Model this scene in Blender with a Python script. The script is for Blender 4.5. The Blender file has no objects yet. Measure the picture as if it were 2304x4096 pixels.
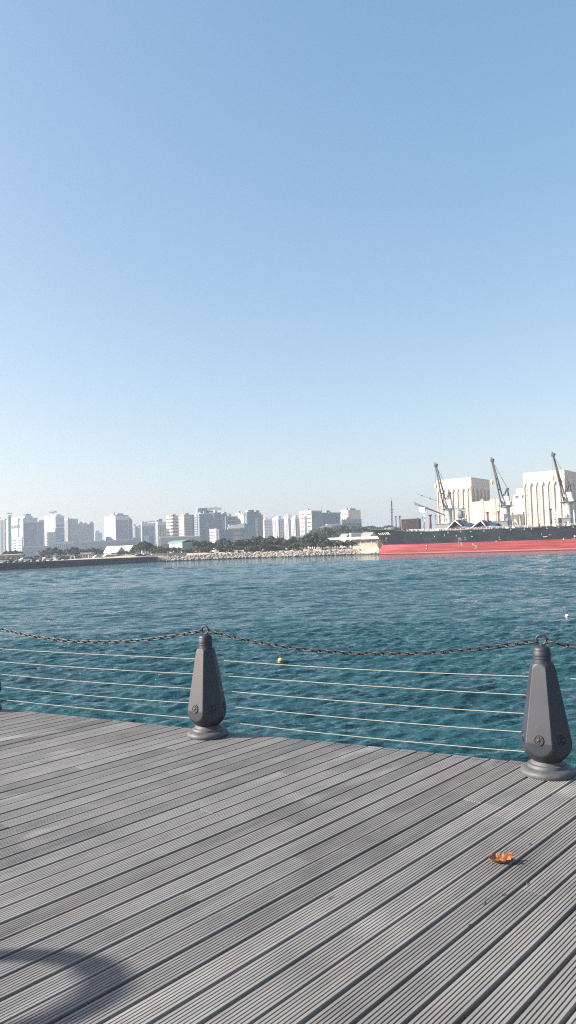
import bpy, math, random
import numpy as np
from mathutils import Vector, Matrix
random.seed(7)
rng = np.random.default_rng(5)
R = math.radians
scn = bpy.context.scene
COL = scn.collection

# ------------------------------------------------------------------ camera
F = 2958.0
CAMZ = 4.2
DECK = 2.65
PITCH = math.atan(142 / F)
ROLL = math.atan(0.0335)
cam = bpy.data.cameras.new('camera')
cam_o = bpy.data.objects.new('camera', cam)
COL.objects.link(cam_o)
RM = Matrix.Rotation(math.pi / 2 + PITCH, 3, 'X') @ Matrix.Rotation(-ROLL, 3, 'Z')
cam_o.matrix_world = Matrix.Translation((0, 0, CAMZ)) @ RM.to_4x4()
cam.sensor_fit = 'VERTICAL'
cam.sensor_height = 36
cam.lens = F / 4096 * 36
cam.clip_start = 0.05
cam.clip_end = 9000
scn.camera = cam_o
CP = Vector((0, 0, CAMZ))

def ray(x, y):
    return (RM @ Vector((x - 1152, -(y - 2048), -F))).normalized()
def on_z(x, y, z):
    d = ray(x, y)
    return CP + d * ((z - CAMZ) / d.z)
def at(x, y, Y):
    d = ray(x, y)
    return CP + d * (Y / d.y)
def hor(x):
    return 2190 - 0.0335 * (x - 1152)

# ------------------------------------------------------------------ materials
def newmat(name):
    m = bpy.data.materials.new(name)
    m.use_nodes = True
    return m, m.node_tree.nodes, m.node_tree.links, m.node_tree.nodes['Principled BSDF']

def mat(name, col, rough=0.6, metal=0.0, var=0.12, scale=3.0, bump=0.0, stretch=(1, 1, 1), spec=0.5, coords='Object'):
    m, N, L, b = newmat(name)
    b.inputs['Roughness'].default_value = rough
    b.inputs['Metallic'].default_value = metal
    b.inputs['Specular IOR Level'].default_value = spec
    tc = N.new('ShaderNodeTexCoord'); mp = N.new('ShaderNodeMapping')
    mp.inputs['Scale'].default_value = stretch
    L.new(tc.outputs[coords], mp.inputs['Vector'])
    n = N.new('ShaderNodeTexNoise'); n.inputs['Scale'].default_value = scale
    n.inputs['Detail'].default_value = 5; n.inputs['Roughness'].default_value = 0.6
    L.new(mp.outputs[0], n.inputs['Vector'])
    r = N.new('ShaderNodeValToRGB')
    r.color_ramp.elements[0].position = 0.25; r.color_ramp.elements[1].position = 0.75
    r.color_ramp.elements[0].color = [c * (1 - var) for c in col] + [1]
    r.color_ramp.elements[1].color = [min(1, c * (1 + var)) for c in col] + [1]
    L.new(n.outputs['Fac'], r.inputs[0]); L.new(r.outputs[0], b.inputs['Base Color'])
    if bump:
        bp = N.new('ShaderNodeBump'); bp.inputs['Strength'].default_value = bump
        bp.inputs['Distance'].default_value = 0.02
        L.new(n.outputs['Fac'], bp.inputs['Height']); L.new(bp.outputs[0], b.inputs['Normal'])
    return m

M = {}
M['wall_white'] = mat('wall_white', (.42, .425, .43), .8, scale=.15, var=.06)
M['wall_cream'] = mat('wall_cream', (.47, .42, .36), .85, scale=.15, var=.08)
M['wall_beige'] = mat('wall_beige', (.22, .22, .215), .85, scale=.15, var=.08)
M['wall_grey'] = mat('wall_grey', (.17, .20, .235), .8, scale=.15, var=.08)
M['wall_stone'] = mat('wall_stone', (.36, .35, .33), .85, scale=.2, var=.1)
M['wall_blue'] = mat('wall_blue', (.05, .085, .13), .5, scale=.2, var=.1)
M['glass_dark'] = mat('glass_dark', (.06, .08, .10), .15, scale=.3, var=.3)
M['glass_blue'] = mat('glass_blue', (.045, .085, .135), .12, scale=.12, var=.25)
M['glass_teal'] = mat('glass_teal', (.10, .20, .24), .12, scale=.12, var=.2)
M['glass_pale'] = mat('glass_pale', (.22, .34, .37), .2, scale=.12, var=.1)
M['roof_white'] = mat('roof_white', (.68, .67, .65), .7, scale=.2, var=.05)
M['roof_green'] = mat('roof_green', (.10, .20, .19), .5, scale=.2, var=.1)
M['silo'] = mat('silo_concrete', (.48, .435, .38), .85, scale=.12, var=.05, stretch=(1, 1, .3))
M['silo_stone'] = mat('wall_rubble', (.50, .42, .33), .9, scale=1.2, var=.25)
M['rock'] = mat('rock_limestone', (.25, .225, .20), .9, scale=.5, var=.45)
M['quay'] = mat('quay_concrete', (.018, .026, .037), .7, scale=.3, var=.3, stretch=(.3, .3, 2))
M['trunk'] = mat('bark', (.13, .09, .06), .9, scale=4, var=.3)
M['steel_dark'] = mat('steel_dark', (.045, .05, .06), .6, scale=2, var=.3)
M['steel_grey'] = mat('steel_grey', (.16, .18, .19), .5, scale=1, var=.25)
M['crane_grey'] = mat('weathered_grey', (.22, .23, .24), .6)
M['hull_mark'] = mat('mark_paint', (.33, .32, .32), .7, scale=.8, var=.4)
M['paint_white'] = mat('paint_white', (.62, .62, .60), .5, scale=1.2, var=.15)
M['rust_brown'] = mat('rust_brown', (.10, .05, .05), .7, scale=1.0, var=.35)
M['tarp_blue'] = mat('tarp_blue', (.022, .04, .085), .6, scale=.6, var=.4)
M['tyre_and_shade'] = mat('tyre_and_shade_black', (.02, .02, .02), .8)  # black for tyres, also for the painted shade under the hatch covers
M['car_paint'] = mat('car_paint_white', (.6, .6, .6), .3, var=.03)
M['car_dark'] = mat('car_paint_dark', (.05, .06, .08), .3, var=.03)
M['soil'] = mat('sandy_soil', (.42, .35, .27), .95, scale=.15, var=.25)
M['chain'] = mat('chain_steel', (.016, .017, .022), .5, metal=.0, scale=60, var=.35)
M['rope'] = mat('rope_fibre', (.33, .32, .26), .85, scale=90, var=.15)
M['buoy_yellow'] = mat('buoy_yellow', (.62, .42, .12), .5, scale=6, var=.25)
M['buoy_white'] = mat('buoy_white', (.75, .74, .65), .5, scale=6, var=.15)
M['orange'] = mat('shadow_ring_orange', (.65, .14, .03), .5)
M['skin'] = mat('skin', (.35, .2, .14), .6)
M['cloth_dark'] = mat('cloth_dark', (.04, .05, .07), .9)
M['cloth_light'] = mat('cloth_light', (.6, .6, .62), .9)

def leafmat(name, c1, c2):
    m, N, L, b = newmat(name)
    b.inputs['Roughness'].default_value = .7
    b.inputs['Specular IOR Level'].default_value = .25
    tc = N.new('ShaderNodeTexCoord'); n = N.new('ShaderNodeTexNoise'); n.inputs['Scale'].default_value = .55
    n.inputs['Detail'].default_value = 4
    L.new(tc.outputs['Object'], n.inputs['Vector'])
    r = N.new('ShaderNodeValToRGB')
    r.color_ramp.elements[0].position = .35; r.color_ramp.elements[1].position = .68
    r.color_ramp.elements[0].color = (*c1, 1); r.color_ramp.elements[1].color = (*c2, 1)
    L.new(n.outputs[0], r.inputs[0]); L.new(r.outputs[0], b.inputs['Base Color'])
    return m
M['leaf_a'] = leafmat('foliage_green', (.034, .056, .032), (.095, .125, .068))
M['leaf_b'] = leafmat('foliage_dark', (.028, .048, .038), (.070, .100, .066))
M['leaf_c'] = leafmat('foliage_olive', (.05, .055, .03), (.10, .10, .055))

# bollard paint
def bollard_mat():
    m, N, L, b = newmat('bollard_paint')
    b.inputs['Roughness'].default_value = .38
    b.inputs['Specular IOR Level'].default_value = .6
    tc = N.new('ShaderNodeTexCoord')
    n = N.new('ShaderNodeTexNoise'); n.inputs['Scale'].default_value = 5; n.inputs['Detail'].default_value = 6
    L.new(tc.outputs['Object'], n.inputs['Vector'])
    r = N.new('ShaderNodeValToRGB')
    r.color_ramp.elements[0].position = .35; r.color_ramp.elements[1].position = .75
    r.color_ramp.elements[0].color = (.009, .0145, .026, 1); r.color_ramp.elements[1].color = (.017, .024, .038, 1)
    L.new(n.outputs[0], r.inputs[0])
    # scuffs and salt specks
    n2 = N.new('ShaderNodeTexNoise'); n2.inputs['Scale'].default_value = 60; n2.inputs['Detail'].default_value = 3
    mp = N.new('ShaderNodeMapping'); mp.inputs['Scale'].default_value = (1, 1, .35)
    L.new(tc.outputs['Object'], mp.inputs[0]); L.new(mp.outputs[0], n2.inputs['Vector'])
    r2 = N.new('ShaderNodeValToRGB'); r2.color_ramp.elements[0].position = .70; r2.color_ramp.elements[1].position = .76
    L.new(n2.outputs[0], r2.inputs[0])
    mx = N.new('ShaderNodeMix'); mx.data_type = 'RGBA'
    L.new(r2.outputs[0], mx.inputs['Factor']); L.new(r.outputs[0], mx.inputs['A'])
    mx.inputs['B'].default_value = (.13, .13, .13, 1)
    L.new(mx.outputs['Result'], b.inputs['Base Color'])
    r3 = N.new('ShaderNodeMapRange'); r3.inputs[3].default_value = .50; r3.inputs[4].default_value = .62
    L.new(n.outputs[0], r3.inputs[0]); L.new(r3.outputs[0], b.inputs['Roughness'])
    bp = N.new('ShaderNodeBump'); bp.inputs['Strength'].default_value = .12; bp.inputs['Distance'].default_value = .002
    n3 = N.new('ShaderNodeTexNoise'); n3.inputs['Scale'].default_value = 90
    L.new(tc.outputs['Object'], n3.inputs['Vector'])
    L.new(n3.outputs[0], bp.inputs['Height']); L.new(bp.outputs[0], b.inputs['Normal'])
    return m
M['bollard'] = bollard_mat()
M['flange_lit'] = mat('flange_lit_paint', (.058, .064, .072), .6, scale=14, var=.35, bump=.2, spec=.5)  # same paint as the body, made lighter to carry its sunlit brightness

# ------------------------------------------------------------------ mesh builder
class MB:
    def __init__(s):
        s.v = []; s.f = []; s.sm = []
    def add(s, vs, fs, smooth=False):
        o = len(s.v)
        s.v += [tuple(v) for v in vs]
        s.f += [tuple(o + i for i in f) for f in fs]
        s.sm += [smooth] * len(fs)
        return s
    def box(s, c, size, X=(1, 0, 0), Y=(0, 1, 0), Z=(0, 0, 1), taper=1.0):
        c = Vector(c); X = Vector(X) * size[0] / 2; Y = Vector(Y) * size[1] / 2; Z = Vector(Z) * size[2] / 2
        vs = []
        for k in (-1, 1):
            t = taper if k > 0 else 1
            for i, j in ((-1, -1), (1, -1), (1, 1), (-1, 1)):
                vs.append(c + X * i * t + Y * j * t + Z * k)
        return s.add(vs, [(3, 2, 1, 0), (4, 5, 6, 7), (0, 1, 5, 4), (1, 2, 6, 5), (2, 3, 7, 6), (3, 0, 4, 7)])
    def prism(s, poly, z0, z1):   # poly xy ccw
        n = len(poly)
        vs = [(p[0], p[1], z0) for p in poly] + [(p[0], p[1], z1) for p in poly]
        fs = [tuple(range(n - 1, -1, -1)), tuple(range(n, 2 * n))]
        fs += [(i, (i + 1) % n, n + (i + 1) % n, n + i) for i in range(n)]
        return s.add(vs, fs)
    def extr(s, poly, vec):       # poly: list of 3d points, extruded by vec
        n = len(poly); vec = Vector(vec)
        vs = [Vector(p) for p in poly] + [Vector(p) + vec for p in poly]
        fs = [tuple(range(n - 1, -1, -1)), tuple(range(n, 2 * n))]
        fs += [(i, (i + 1) % n, n + (i + 1) % n, n + i) for i in range(n)]
        return s.add(vs, fs)
    def tube(s, pts, r, seg=6, smooth=True, caps=True):
        pts = [Vector(p) for p in pts]; n = len(pts)
        rr = r if isinstance(r, (list, tuple)) else [r] * n
        vs = []; up = Vector((0, 0, 1)); prev = None
        for i, p in enumerate(pts):
            t = (pts[min(i + 1, n - 1)] - pts[max(i - 1, 0)]).normalized()
            a = (prev - t * prev.dot(t)) if prev is not None else t.cross(up if abs(t.z) < .95 else Vector((1, 0, 0)))
            a.normalize(); prev = a; b = t.cross(a)
            for k in range(seg):
                q = 2 * math.pi * k / seg
                vs.append(p + (a * math.cos(q) + b * math.sin(q)) * rr[i])
        fs = [(i * seg + k, i * seg + (k + 1) % seg, (i + 1) * seg + (k + 1) % seg, (i + 1) * seg + k)
              for i in range(n - 1) for k in range(seg)]
        s.add(vs, fs, smooth)
        if caps:
            o = len(s.v) - len(vs)
            s.f += [tuple(o + k for k in range(seg - 1, -1, -1)), tuple(o + (n - 1) * seg + k for k in range(seg))]
            s.sm += [False, False]
        return s
    def lathe(s, prof, seg=32, c=(0, 0, 0), smooth=True, axis=None):
        c = Vector(c)
        if axis is None: A, B, Cc = Vector((1, 0, 0)), Vector((0, 1, 0)), Vector((0, 0, 1))
        else:
            Cc = Vector(axis).normalized(); A = Cc.cross(Vector((0, 0, 1)) if abs(Cc.z) < .9 else Vector((1, 0, 0))).normalized(); B = Cc.cross(A)
        vs = []
        for r, z in prof:
            for k in range(seg):
                q = 2 * math.pi * k / seg
                vs.append(c + A * r * math.cos(q) + B * r * math.sin(q) + Cc * z)
        n = len(prof)
        fs = [(i * seg + k, i * seg + (k + 1) % seg, (i + 1) * seg + (k + 1) % seg, (i + 1) * seg + k)
              for i in range(n - 1) for k in range(seg)]
        s.add(vs, fs, smooth)
        o = len(s.v) - len(vs)
        s.f += [tuple(o + k for k in range(seg - 1, -1, -1)), tuple(o + (n - 1) * seg + k for k in range(seg))]
        s.sm += [False, False]
        return s
    def build(s, name, m, parent=None, sharp=None):
        off = Vector((0, 0, 0))
        p = parent
        while p is not None:
            off += p.location; p = p.parent
        me = bpy.data.meshes.new(name)
        me.from_pydata([(v[0] - off.x, v[1] - off.y, v[2] - off.z) for v in s.v], [], s.f)
        me.polygons.foreach_set('use_smooth', s.sm)
        if sharp: me.set_sharp_from_angle(angle=R(sharp))
        me.materials.append(m)
        me.update()
        o = bpy.data.objects.new(name, me)
        COL.objects.link(o)
        o.parent = parent
        return o

def tag(o, label=None, cat=None, group=None, kind=None):
    if label: o['label'] = label
    if cat: o['category'] = cat
    if group: o['group'] = group
    if kind: o['kind'] = kind
    return o
def empty(name, loc, label=None, cat=None, group=None, parent=None):
    o = bpy.data.objects.new(name, None); o.empty_display_size = .3
    COL.objects.link(o); o.location = Vector(loc); o.parent = parent
    return tag(o, label, cat, group)
def copy_tree(o, parent=None, label=None):
    c = o.copy(); COL.objects.link(c); c.parent = parent
    if label: c['label'] = label
    for ch in list(o.children): copy_tree(ch, c)
    return c

# ------------------------------------------------------------------ light
SUN_AZ = -85.0     # measured from -Y (towards the viewer) to +X
SUN_EL = 27.0
a = R(SUN_AZ); e = R(SUN_EL)
SD = Vector((math.sin(a) * math.cos(e), -math.cos(a) * math.cos(e), math.sin(e)))   # direction TO the sun
sun = bpy.data.lights.new('sun', 'SUN'); sun.energy = 5.0; sun.angle = R(.53); sun.color = (1, .93, .82)
sun_o = bpy.data.objects.new('sun', sun); COL.objects.link(sun_o)
sun_o.rotation_euler = SD.to_track_quat('Z', 'Y').to_euler()
sun_o.location = (-20, -5, 30)
w = bpy.data.worlds.new('World'); scn.world = w; w.use_nodes = True
N, L = w.node_tree.nodes, w.node_tree.links
sky = N.new('ShaderNodeTexSky'); sky.sky_type = 'NISHITA'; sky.sun_disc = False
sky.sun_elevation = e
sky.sun_rotation = math.atan2(SD.x, SD.y)
sky.air_density = 1.0; sky.dust_density = 2.1; sky.ozone_density = 1.5; sky.altitude = 0
bg = N['Background']; bg.inputs['Strength'].default_value = .095
sx = N.new('ShaderNodeSeparateColor'); cx_ = N.new('ShaderNodeCombineColor')
L.new(sky.outputs[0], sx.inputs[0])
for i_, (pv_, gm_, k_) in enumerate(((1.174, .94, 1.02), (1.775, .71, 1.085), (2.925, .53, 1.01))):   # gentle per-channel response of the hazy sky
    m1 = N.new('ShaderNodeMath'); m1.operation = 'DIVIDE'; m1.inputs[1].default_value = pv_
    m2 = N.new('ShaderNodeMath'); m2.operation = 'POWER'; m2.inputs[1].default_value = gm_
    m3 = N.new('ShaderNodeMath'); m3.operation = 'MULTIPLY'; m3.inputs[1].default_value = pv_ * k_
    L.new(sx.outputs[i_], m1.inputs[0]); L.new(m1.outputs[0], m2.inputs[0]); L.new(m2.outputs[0], m3.inputs[0]); L.new(m3.outputs[0], cx_.inputs[i_])
L.new(cx_.outputs[0], bg.inputs['Color'])
scn.view_settings.view_transform = 'Standard'
scn.view_settings.look = 'None'
scn.view_settings.exposure = 1.42
scn.view_settings.gamma = 1
scn.cycles.max_bounces = 6
scn.cycles.volume_bounces = 0
scn.cycles.use_denoising = False
scn.cycles.use_adaptive_sampling = False
scn.cycles.filter_width = 1.2
scn.cycles.sample_clamp_direct = 12
scn.cycles.sample_clamp_indirect = 4

# haze
hz = MB().box((0, 2200, 34), (6400, 4800, 78))
HAZE = hz.build('haze', None if False else bpy.data.materials.new('haze_air'))
tag(HAZE, 'pale sea haze', None, None, 'stuff')
hm = HAZE.data.materials[0]; hm.use_nodes = True
hn = hm.node_tree.nodes; hn.remove(hn['Principled BSDF'])
pv = hn.new('ShaderNodeVolumePrincipled')
pv.inputs['Color'].default_value = (.70, .84, 1, 1)
pv.inputs['Density'].default_value = .00027
pv.inputs['Anisotropy'].default_value = .25
hm.node_tree.links.new(pv.outputs[0], hn['Material Output'].inputs['Volume'])

# ------------------------------------------------------------------ deck
L0 = on_z(832, 2941, DECK); R0 = on_z(2191, 3093, DECK)
RAIL = (R0 - L0).normalized()
E0 = on_z(210, 2856, DECK); E1 = on_z(2092, 3047, DECK)
EDIR = (E1 - E0).normalized()
BA = R(42.4)
U = Vector((math.sin(BA), math.cos(BA), 0)); V = Vector((math.cos(BA), -math.sin(BA), 0))
PIT = .1290; GAP = .0185; NR = 7; CH = .006

def s_edge(v):   # distance along U at which the line P = V*v + U*s meets the edge
    nrm = Vector((-EDIR.y, EDIR.x, 0))
    return (nrm.dot(E0) - nrm.dot(V) * v) / nrm.dot(U)

def deck():
    bw = PIT - GAP
    rp = bw / NR
    prof = [(0, -.026), (0, -.0015), (.0012, 0)]
    for i in range(NR):
        x0 = i * rp
        x1 = (i + 1) * rp
        if i < NR - 1:
            prof += [(x1 - .0031, 0), (x1 - .0028, -.0095), (x1 + .0022, -.0095), (x1 + .0025, 0)]
        else:
            prof += [(x1 - .0012, 0), (x1, -.0015), (x1, -.026)]
    verts = []; faces = []; tones = []; tint = []
    for i in range(-70, 85):
        v0 = i * PIT
        s = -9 - random.random() * 3
        tw = random.gauss(0, .0006)
        while True:
            ln = random.choice((2.9, 3.6, 3.6, 4.2)) 
            se = s_edge(v0 + PIT / 2)
            s1 = s + ln
            last = s1 > se - .5
            tone = random.random(); ti = random.random()
            dz = random.gauss(0, .0012); dv = random.gauss(0, .0007)
            o = len(verts)
            for (pu, pz) in prof:
                vv = v0 + pu + dv
                a1 = (s_edge(vv) + random.gauss(0, .0001)) if last else s1 - .004
                for ss in (s, a1):
                    P = V * vv + U * ss
                    verts.append((P.x, P.y, DECK + pz + dz))
            n = len(prof)
            for k in range(n - 1):
                faces.append((o + 2 * k, o + 2 * k + 1, o + 2 * k + 3, o + 2 * k + 2)); tones.append(tone); tint.append(ti)
            faces.append(tuple(o + 2 * k for k in range(n))); tones.append(tone); tint.append(ti)
            faces.append(tuple(o + 2 * k + 1 for k in range(n - 1, -1, -1))); tones.append(tone); tint.append(ti)
            if last: break
            s = s1
    me = bpy.data.meshes.new('boardwalk'); me.from_pydata(verts, [], faces)
    at1 = me.attributes.new('tone', 'FLOAT', 'FACE'); at1.data.foreach_set('value', tones)
    at2 = me.attributes.new('tint', 'FLOAT', 'FACE'); at2.data.foreach_set('value', tint)
    o = bpy.data.objects.new('boardwalk', me); COL.objects.link(o); tag(o, 'grooved weathered grey timber boardwalk', None, None, 'structure')
    m, N, Lk, b = newmat('decking_wood')
    b.inputs['Roughness'].default_value = .72
    b.inputs['Specular IOR Level'].default_value = .35
    tc = N.new('ShaderNodeTexCoord')
    mp0 = N.new('ShaderNodeMapping'); mp0.inputs['Rotation'].default_value = (0, 0, -(math.pi / 2 - BA))
    Lk.new(tc.outputs['Object'], mp0.inputs[0])
    def noise(scale, st, detail=4, src=mp0):
        mp = N.new('ShaderNodeMapping'); mp.inputs['Scale'].default_value = st
        Lk.new(src.outputs[0], mp.inputs[0])
        n = N.new('ShaderNodeTexNoise'); n.inputs['Scale'].default_value = scale; n.inputs['Detail'].default_value = detail
        Lk.new(mp.outputs[0], n.inputs['Vector']); return n
    def math_(op, a, b_, clamp=False):
        q = N.new('ShaderNodeMath'); q.operation = op; q.use_clamp = clamp
        for i, x in enumerate((a, b_)):
            if isinstance(x, (int, float)): q.inputs[i].default_value = x
            else: Lk.new(x, q.inputs[i])
        return q.outputs[0]
    grain = noise(26, (.06, 1.6, 1), 6)
    blotch = noise(1.3, (1, 1, 1), 5)
    fine = noise(9, (.5, 1, 1), 4)
    A1 = N.new('ShaderNodeAttribute'); A1.attribute_name = 'tone'
    A2 = N.new('ShaderNodeAttribute'); A2.attribute_name = 'tint'
    v = math_('ADD', math_('MULTIPLY', A1.outputs['Fac'], .19), math_('MULTIPLY', grain.outputs[0], .35))
    v = math_('ADD', v, math_('ADD', math_('MULTIPLY', blotch.outputs[0], .34), .105))
    v = math_('ADD', v, math_('MULTIPLY', fine.outputs[0], .25))
    r = N.new('ShaderNodeValToRGB'); cr = r.color_ramp
    cr.elements[0].position = .45; cr.elements[0].color = (.102, .101, .101, 1)
    cr.elements[1].position = .95; cr.elements[1].color = (.285, .281, .278, 1)
    Lk.new(v, r.inputs[0])
    mx = N.new('ShaderNodeMix'); mx.data_type = 'RGBA'; mx.blend_type = 'MULTIPLY'
    r2 = N.new('ShaderNodeValToRGB'); r2.color_ramp.elements[0].color = (1, .985, .97, 1); r2.color_ramp.elements[1].color = (.97, .99, .99, 1)
    Lk.new(A2.outputs['Fac'], r2.inputs[0])
    mx.inputs['Factor'].default_value = 1
    Lk.new(r.outputs[0], mx.inputs['A']); Lk.new(r2.outputs[0], mx.inputs['B'])
    # pale dried marks and dark specks
    pale = noise(2.2, (.45, 1, 1), 3)
    rp_ = N.new('ShaderNodeValToRGB'); rp_.color_ramp.elements[0].position = .64; rp_.color_ramp.elements[1].position = .80
    Lk.new(pale.outputs[0], rp_.inputs[0])
    mx2 = N.new('ShaderNodeMix'); mx2.data_type = 'RGBA'
    Lk.new(math_('MULTIPLY', rp_.outputs[0], .7), mx2.inputs['Factor']); Lk.new(mx.outputs['Result'], mx2.inputs['A'])
    mx2.inputs['B'].default_value = (.44, .43, .41, 1)
    spk = noise(15, (.35, 1, 1), 2)
    rs = N.new('ShaderNodeValToRGB'); rs.color_ramp.elements[0].position = .765; rs.color_ramp.elements[1].position = .80
    Lk.new(spk.outputs[0], rs.inputs[0])
    mx3 = N.new('ShaderNodeMix'); mx3.data_type = 'RGBA'
    Lk.new(rs.outputs[0], mx3.inputs['Factor']); Lk.new(mx2.outputs['Result'], mx3.inputs['A'])
    mx3.inputs['B'].default_value = (.07, .065, .06, 1)
    Lk.new(mx3.outputs['Result'], b.inputs['Base Color'])
    bp = N.new('ShaderNodeBump'); bp.inputs['Strength'].default_value = .35; bp.inputs['Distance'].default_value = .0015
    Lk.new(grain.outputs[0], bp.inputs['Height']); Lk.new(bp.outputs[0], b.inputs['Normal'])
    me.materials.append(m)
    # joists and the dark slab below
    q = MB()
    nrm = Vector((-EDIR.y, EDIR.x, 0))
    if nrm.y < 0: nrm = -nrm
    c0 = E0 - nrm * .06
    pl = [c0 - EDIR * 14, c0 + EDIR * 16, c0 + EDIR * 16 - nrm * 18, c0 - EDIR * 14 - nrm * 18]
    pl = [(p.x, p.y) for p in pl]
    area = sum(pl[i][0] * pl[(i + 1) % 4][1] - pl[(i + 1) % 4][0] * pl[i][1] for i in range(4))
    if area < 0: pl.reverse()
    q.prism(pl, -1.5, DECK - .06)
    tag(q.build('quay_slab', mat('slab_concrete', (.05, .05, .05), .9)), 'dark concrete slab under the boardwalk', None, None, 'structure')
deck()

# ------------------------------------------------------------------ bollards
FN = R(-36.5)      # facet normal, from -Y to +X
def bollard():
    root = empty('bollard', (0, 0, 0), 'x', 'bollard', 'dark grey bollards along the water edge')
    def rev(z):   # limit of revolution
        pts = [(.085, .098), (.094, .110), (.112, .128), (.130, .146), (.168, .148), (.200, .178), (.24, .186), (.30, .190), (.60, .150), (.68, .118), (.700, .100), (.718, .088), (.728, .076)]
        # smooth interpolation
        ps = [(.090, .092), (.100, .106), (.115, .122), (.135, .139), (.160, .154), (.190, .165), (.225, .1755), (.27, .183), (.40, .19), (.60, .16), (.665, .105), (.690, .090), (.710, .080), (.725, .070)]
        for i in range(len(ps) - 1):
            if z <= ps[i + 1][0]:
                t = max(0, (z - ps[i][0]) / (ps[i + 1][0] - ps[i][0])); return ps[i][1] * (1 - t) + ps[i + 1][1] * t
        return ps[-1][1]
    def circ(z):  # hexagon circumradius
        if z < .225: return .1705 - (.225 - z) * .04
        t = (z - .225) / (.725 - .225)
        return .1705 * (1 - t) + .081 * t
    seg = 144; zs = [.088 + (.726 - .088) * i / 90 for i in range(91)]
    vs = []
    for z in zs:
        for k in range(seg):
            th = 2 * math.pi * k / seg       # angle from -Y to +X
            d = (math.degrees(th - FN) + 30) % 60 - 30
            r = min(circ(z) * math.cos(R(30)) / math.cos(R(d)), rev(z))
            vs.append((r * math.sin(th), -r * math.cos(th), z))
    b = MB()
    b.add(vs, [(i * seg + k, i * seg + (k + 1) % seg, (i + 1) * seg + (k + 1) % seg, (i + 1) * seg + k) for i in range(90) for k in range(seg)], True)
    b.f.append(tuple(range(seg - 1, -1, -1))); b.f.append(tuple(90 * seg + k for k in range(seg))); b.sm += [False, False]
    b.build('body', M['bollard'], root, sharp=16)
    q = MB().lathe([(.062, .724), (.062, .730), (.057, .735), (.056, .752), (.0585, .756), (.0585, .762), (.055, .766), (.055, .772),
                    (.0585, .776), (.0585, .800), (.056, .806), (.057, .812), (.055, .822), (.047, .832), (.034, .839), (.018, .842)], 40)
    q.build('neck', M['bollard'], root, sharp=30)
    q = MB().lathe([(.169, 0), (.173, .006), (.174, .020), (.170, .032), (.158, .041), (.146, .046), (.128, .050), (.126, .060), (.122, .068), (.108, .072), (.104, .078), (.100, .084), (.094, .092)], 56)
    q.build('base_flange', M['flange_lit'], root, sharp=40)
    # ring with a short stud, plane facing across the rail
    q = MB()
    rd = Vector((RAIL.x, RAIL.y, 0)).normalized()
    pts = []
    for k in range(29):
        t = 2 * math.pi * k / 28
        pts.append(rd * (math.cos(t) * .032) + Vector((0, 0, .878 + math.sin(t) * .032)))
    q.tube(pts, .0075, 10, caps=False)
    q.lathe([(.014, .838), (.014, .846), (.010, .850)], 14)
    q.build('ring', M['chain'], root)
    for j in range(6):
        th = FN + j * math.pi / 3
        z = .246
        n = Vector((math.sin(th), -math.cos(th), 0))
        ap = circ(z) * math.cos(R(30))
        slope = (.1705 - .081) / .5 * math.cos(R(30))
        nn = (n + Vector((0, 0, slope))).normalized()
        c = n * (ap - .001) + Vector((0, 0, z))
        q = MB().lathe([(.034, -.002), (.034, .004), (.031, .008), (.027, .008), (.025, .0035), (.010, .0035), (.0095, .009), (.005, .012), (.001, .0125)], 24, c, axis=nn)
        A = nn.cross(Vector((0, 0, 1))).normalized(); B = nn.cross(A)
        for k in range(8):
            t = 2 * math.pi * k / 8
            dd = A * math.cos(t) + B * math.sin(t)
            q.box(c + dd * .0175 + nn * .005, (.013, .0055, .005), dd, nn.cross(dd), nn)
        q.build('rosette', M['bollard'], root, sharp=40)
    return root
B0 = bollard()
blab = ['dark grey tapering bollard cut off by the left edge of the photo', 'dark grey six-sided bollard left of centre, its ring holding both chains',
        'large dark grey six-sided bollard nearest the camera on the right', 'dark grey bollard beyond the right edge of the photo']
step = (R0 - L0)
BP = [L0 - step * 1.02 + Vector((.02, -.02, 0)), L0, R0, R0 + step * .98]
BO = []
for i, p in enumerate(BP):
    o = B0 if i == 0 else copy_tree(B0)
    o.location = (p.x, p.y, DECK); o['label'] = blab[i]; BO.append(o)

# chains
def link_mesh():
    r = .0052; a_ = .0275; b_ = .0135
    pts = []
    for k in range(8): t = -math.pi / 2 + math.pi * k / 7; pts.append(Vector((a_ + b_ * math.cos(t), b_ * math.sin(t), 0)))
    for k in range(8): t = math.pi / 2 + math.pi * k / 7; pts.append(Vector((-a_ + b_ * math.cos(t), b_ * math.sin(t), 0)))
    n = len(pts); vs = []; fs = []; seg = 7
    for i in range(n):
        t = (pts[(i + 1) % n] - pts[i - 1]).normalized(); s_ = t.cross(Vector((0, 0, 1)))
        for k in range(seg):
            q = 2 * math.pi * k / seg
            vs.append(pts[i] + (s_ * math.cos(q) + Vector((0, 0, 1)) * math.sin(q)) * r)
    for i in range(n):
        for k in range(seg):
            fs.append((i * seg + k, ((i + 1) % n) * seg + k, ((i + 1) % n) * seg + (k + 1) % seg, i * seg + (k + 1) % seg))
    me = bpy.data.meshes.new('link'); me.from_pydata([tuple(v) for v in vs], [], fs)
    me.polygons.foreach_set('use_smooth', [True] * len(fs)); me.materials.append(M['chain']); return me
LM = link_mesh()
clab = ['dark steel chain sagging from the left bollard out of the left edge', 'dark steel chain sagging between the two bollards in full view',
        'short length of dark steel chain leaving the right bollard at the right edge']
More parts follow.
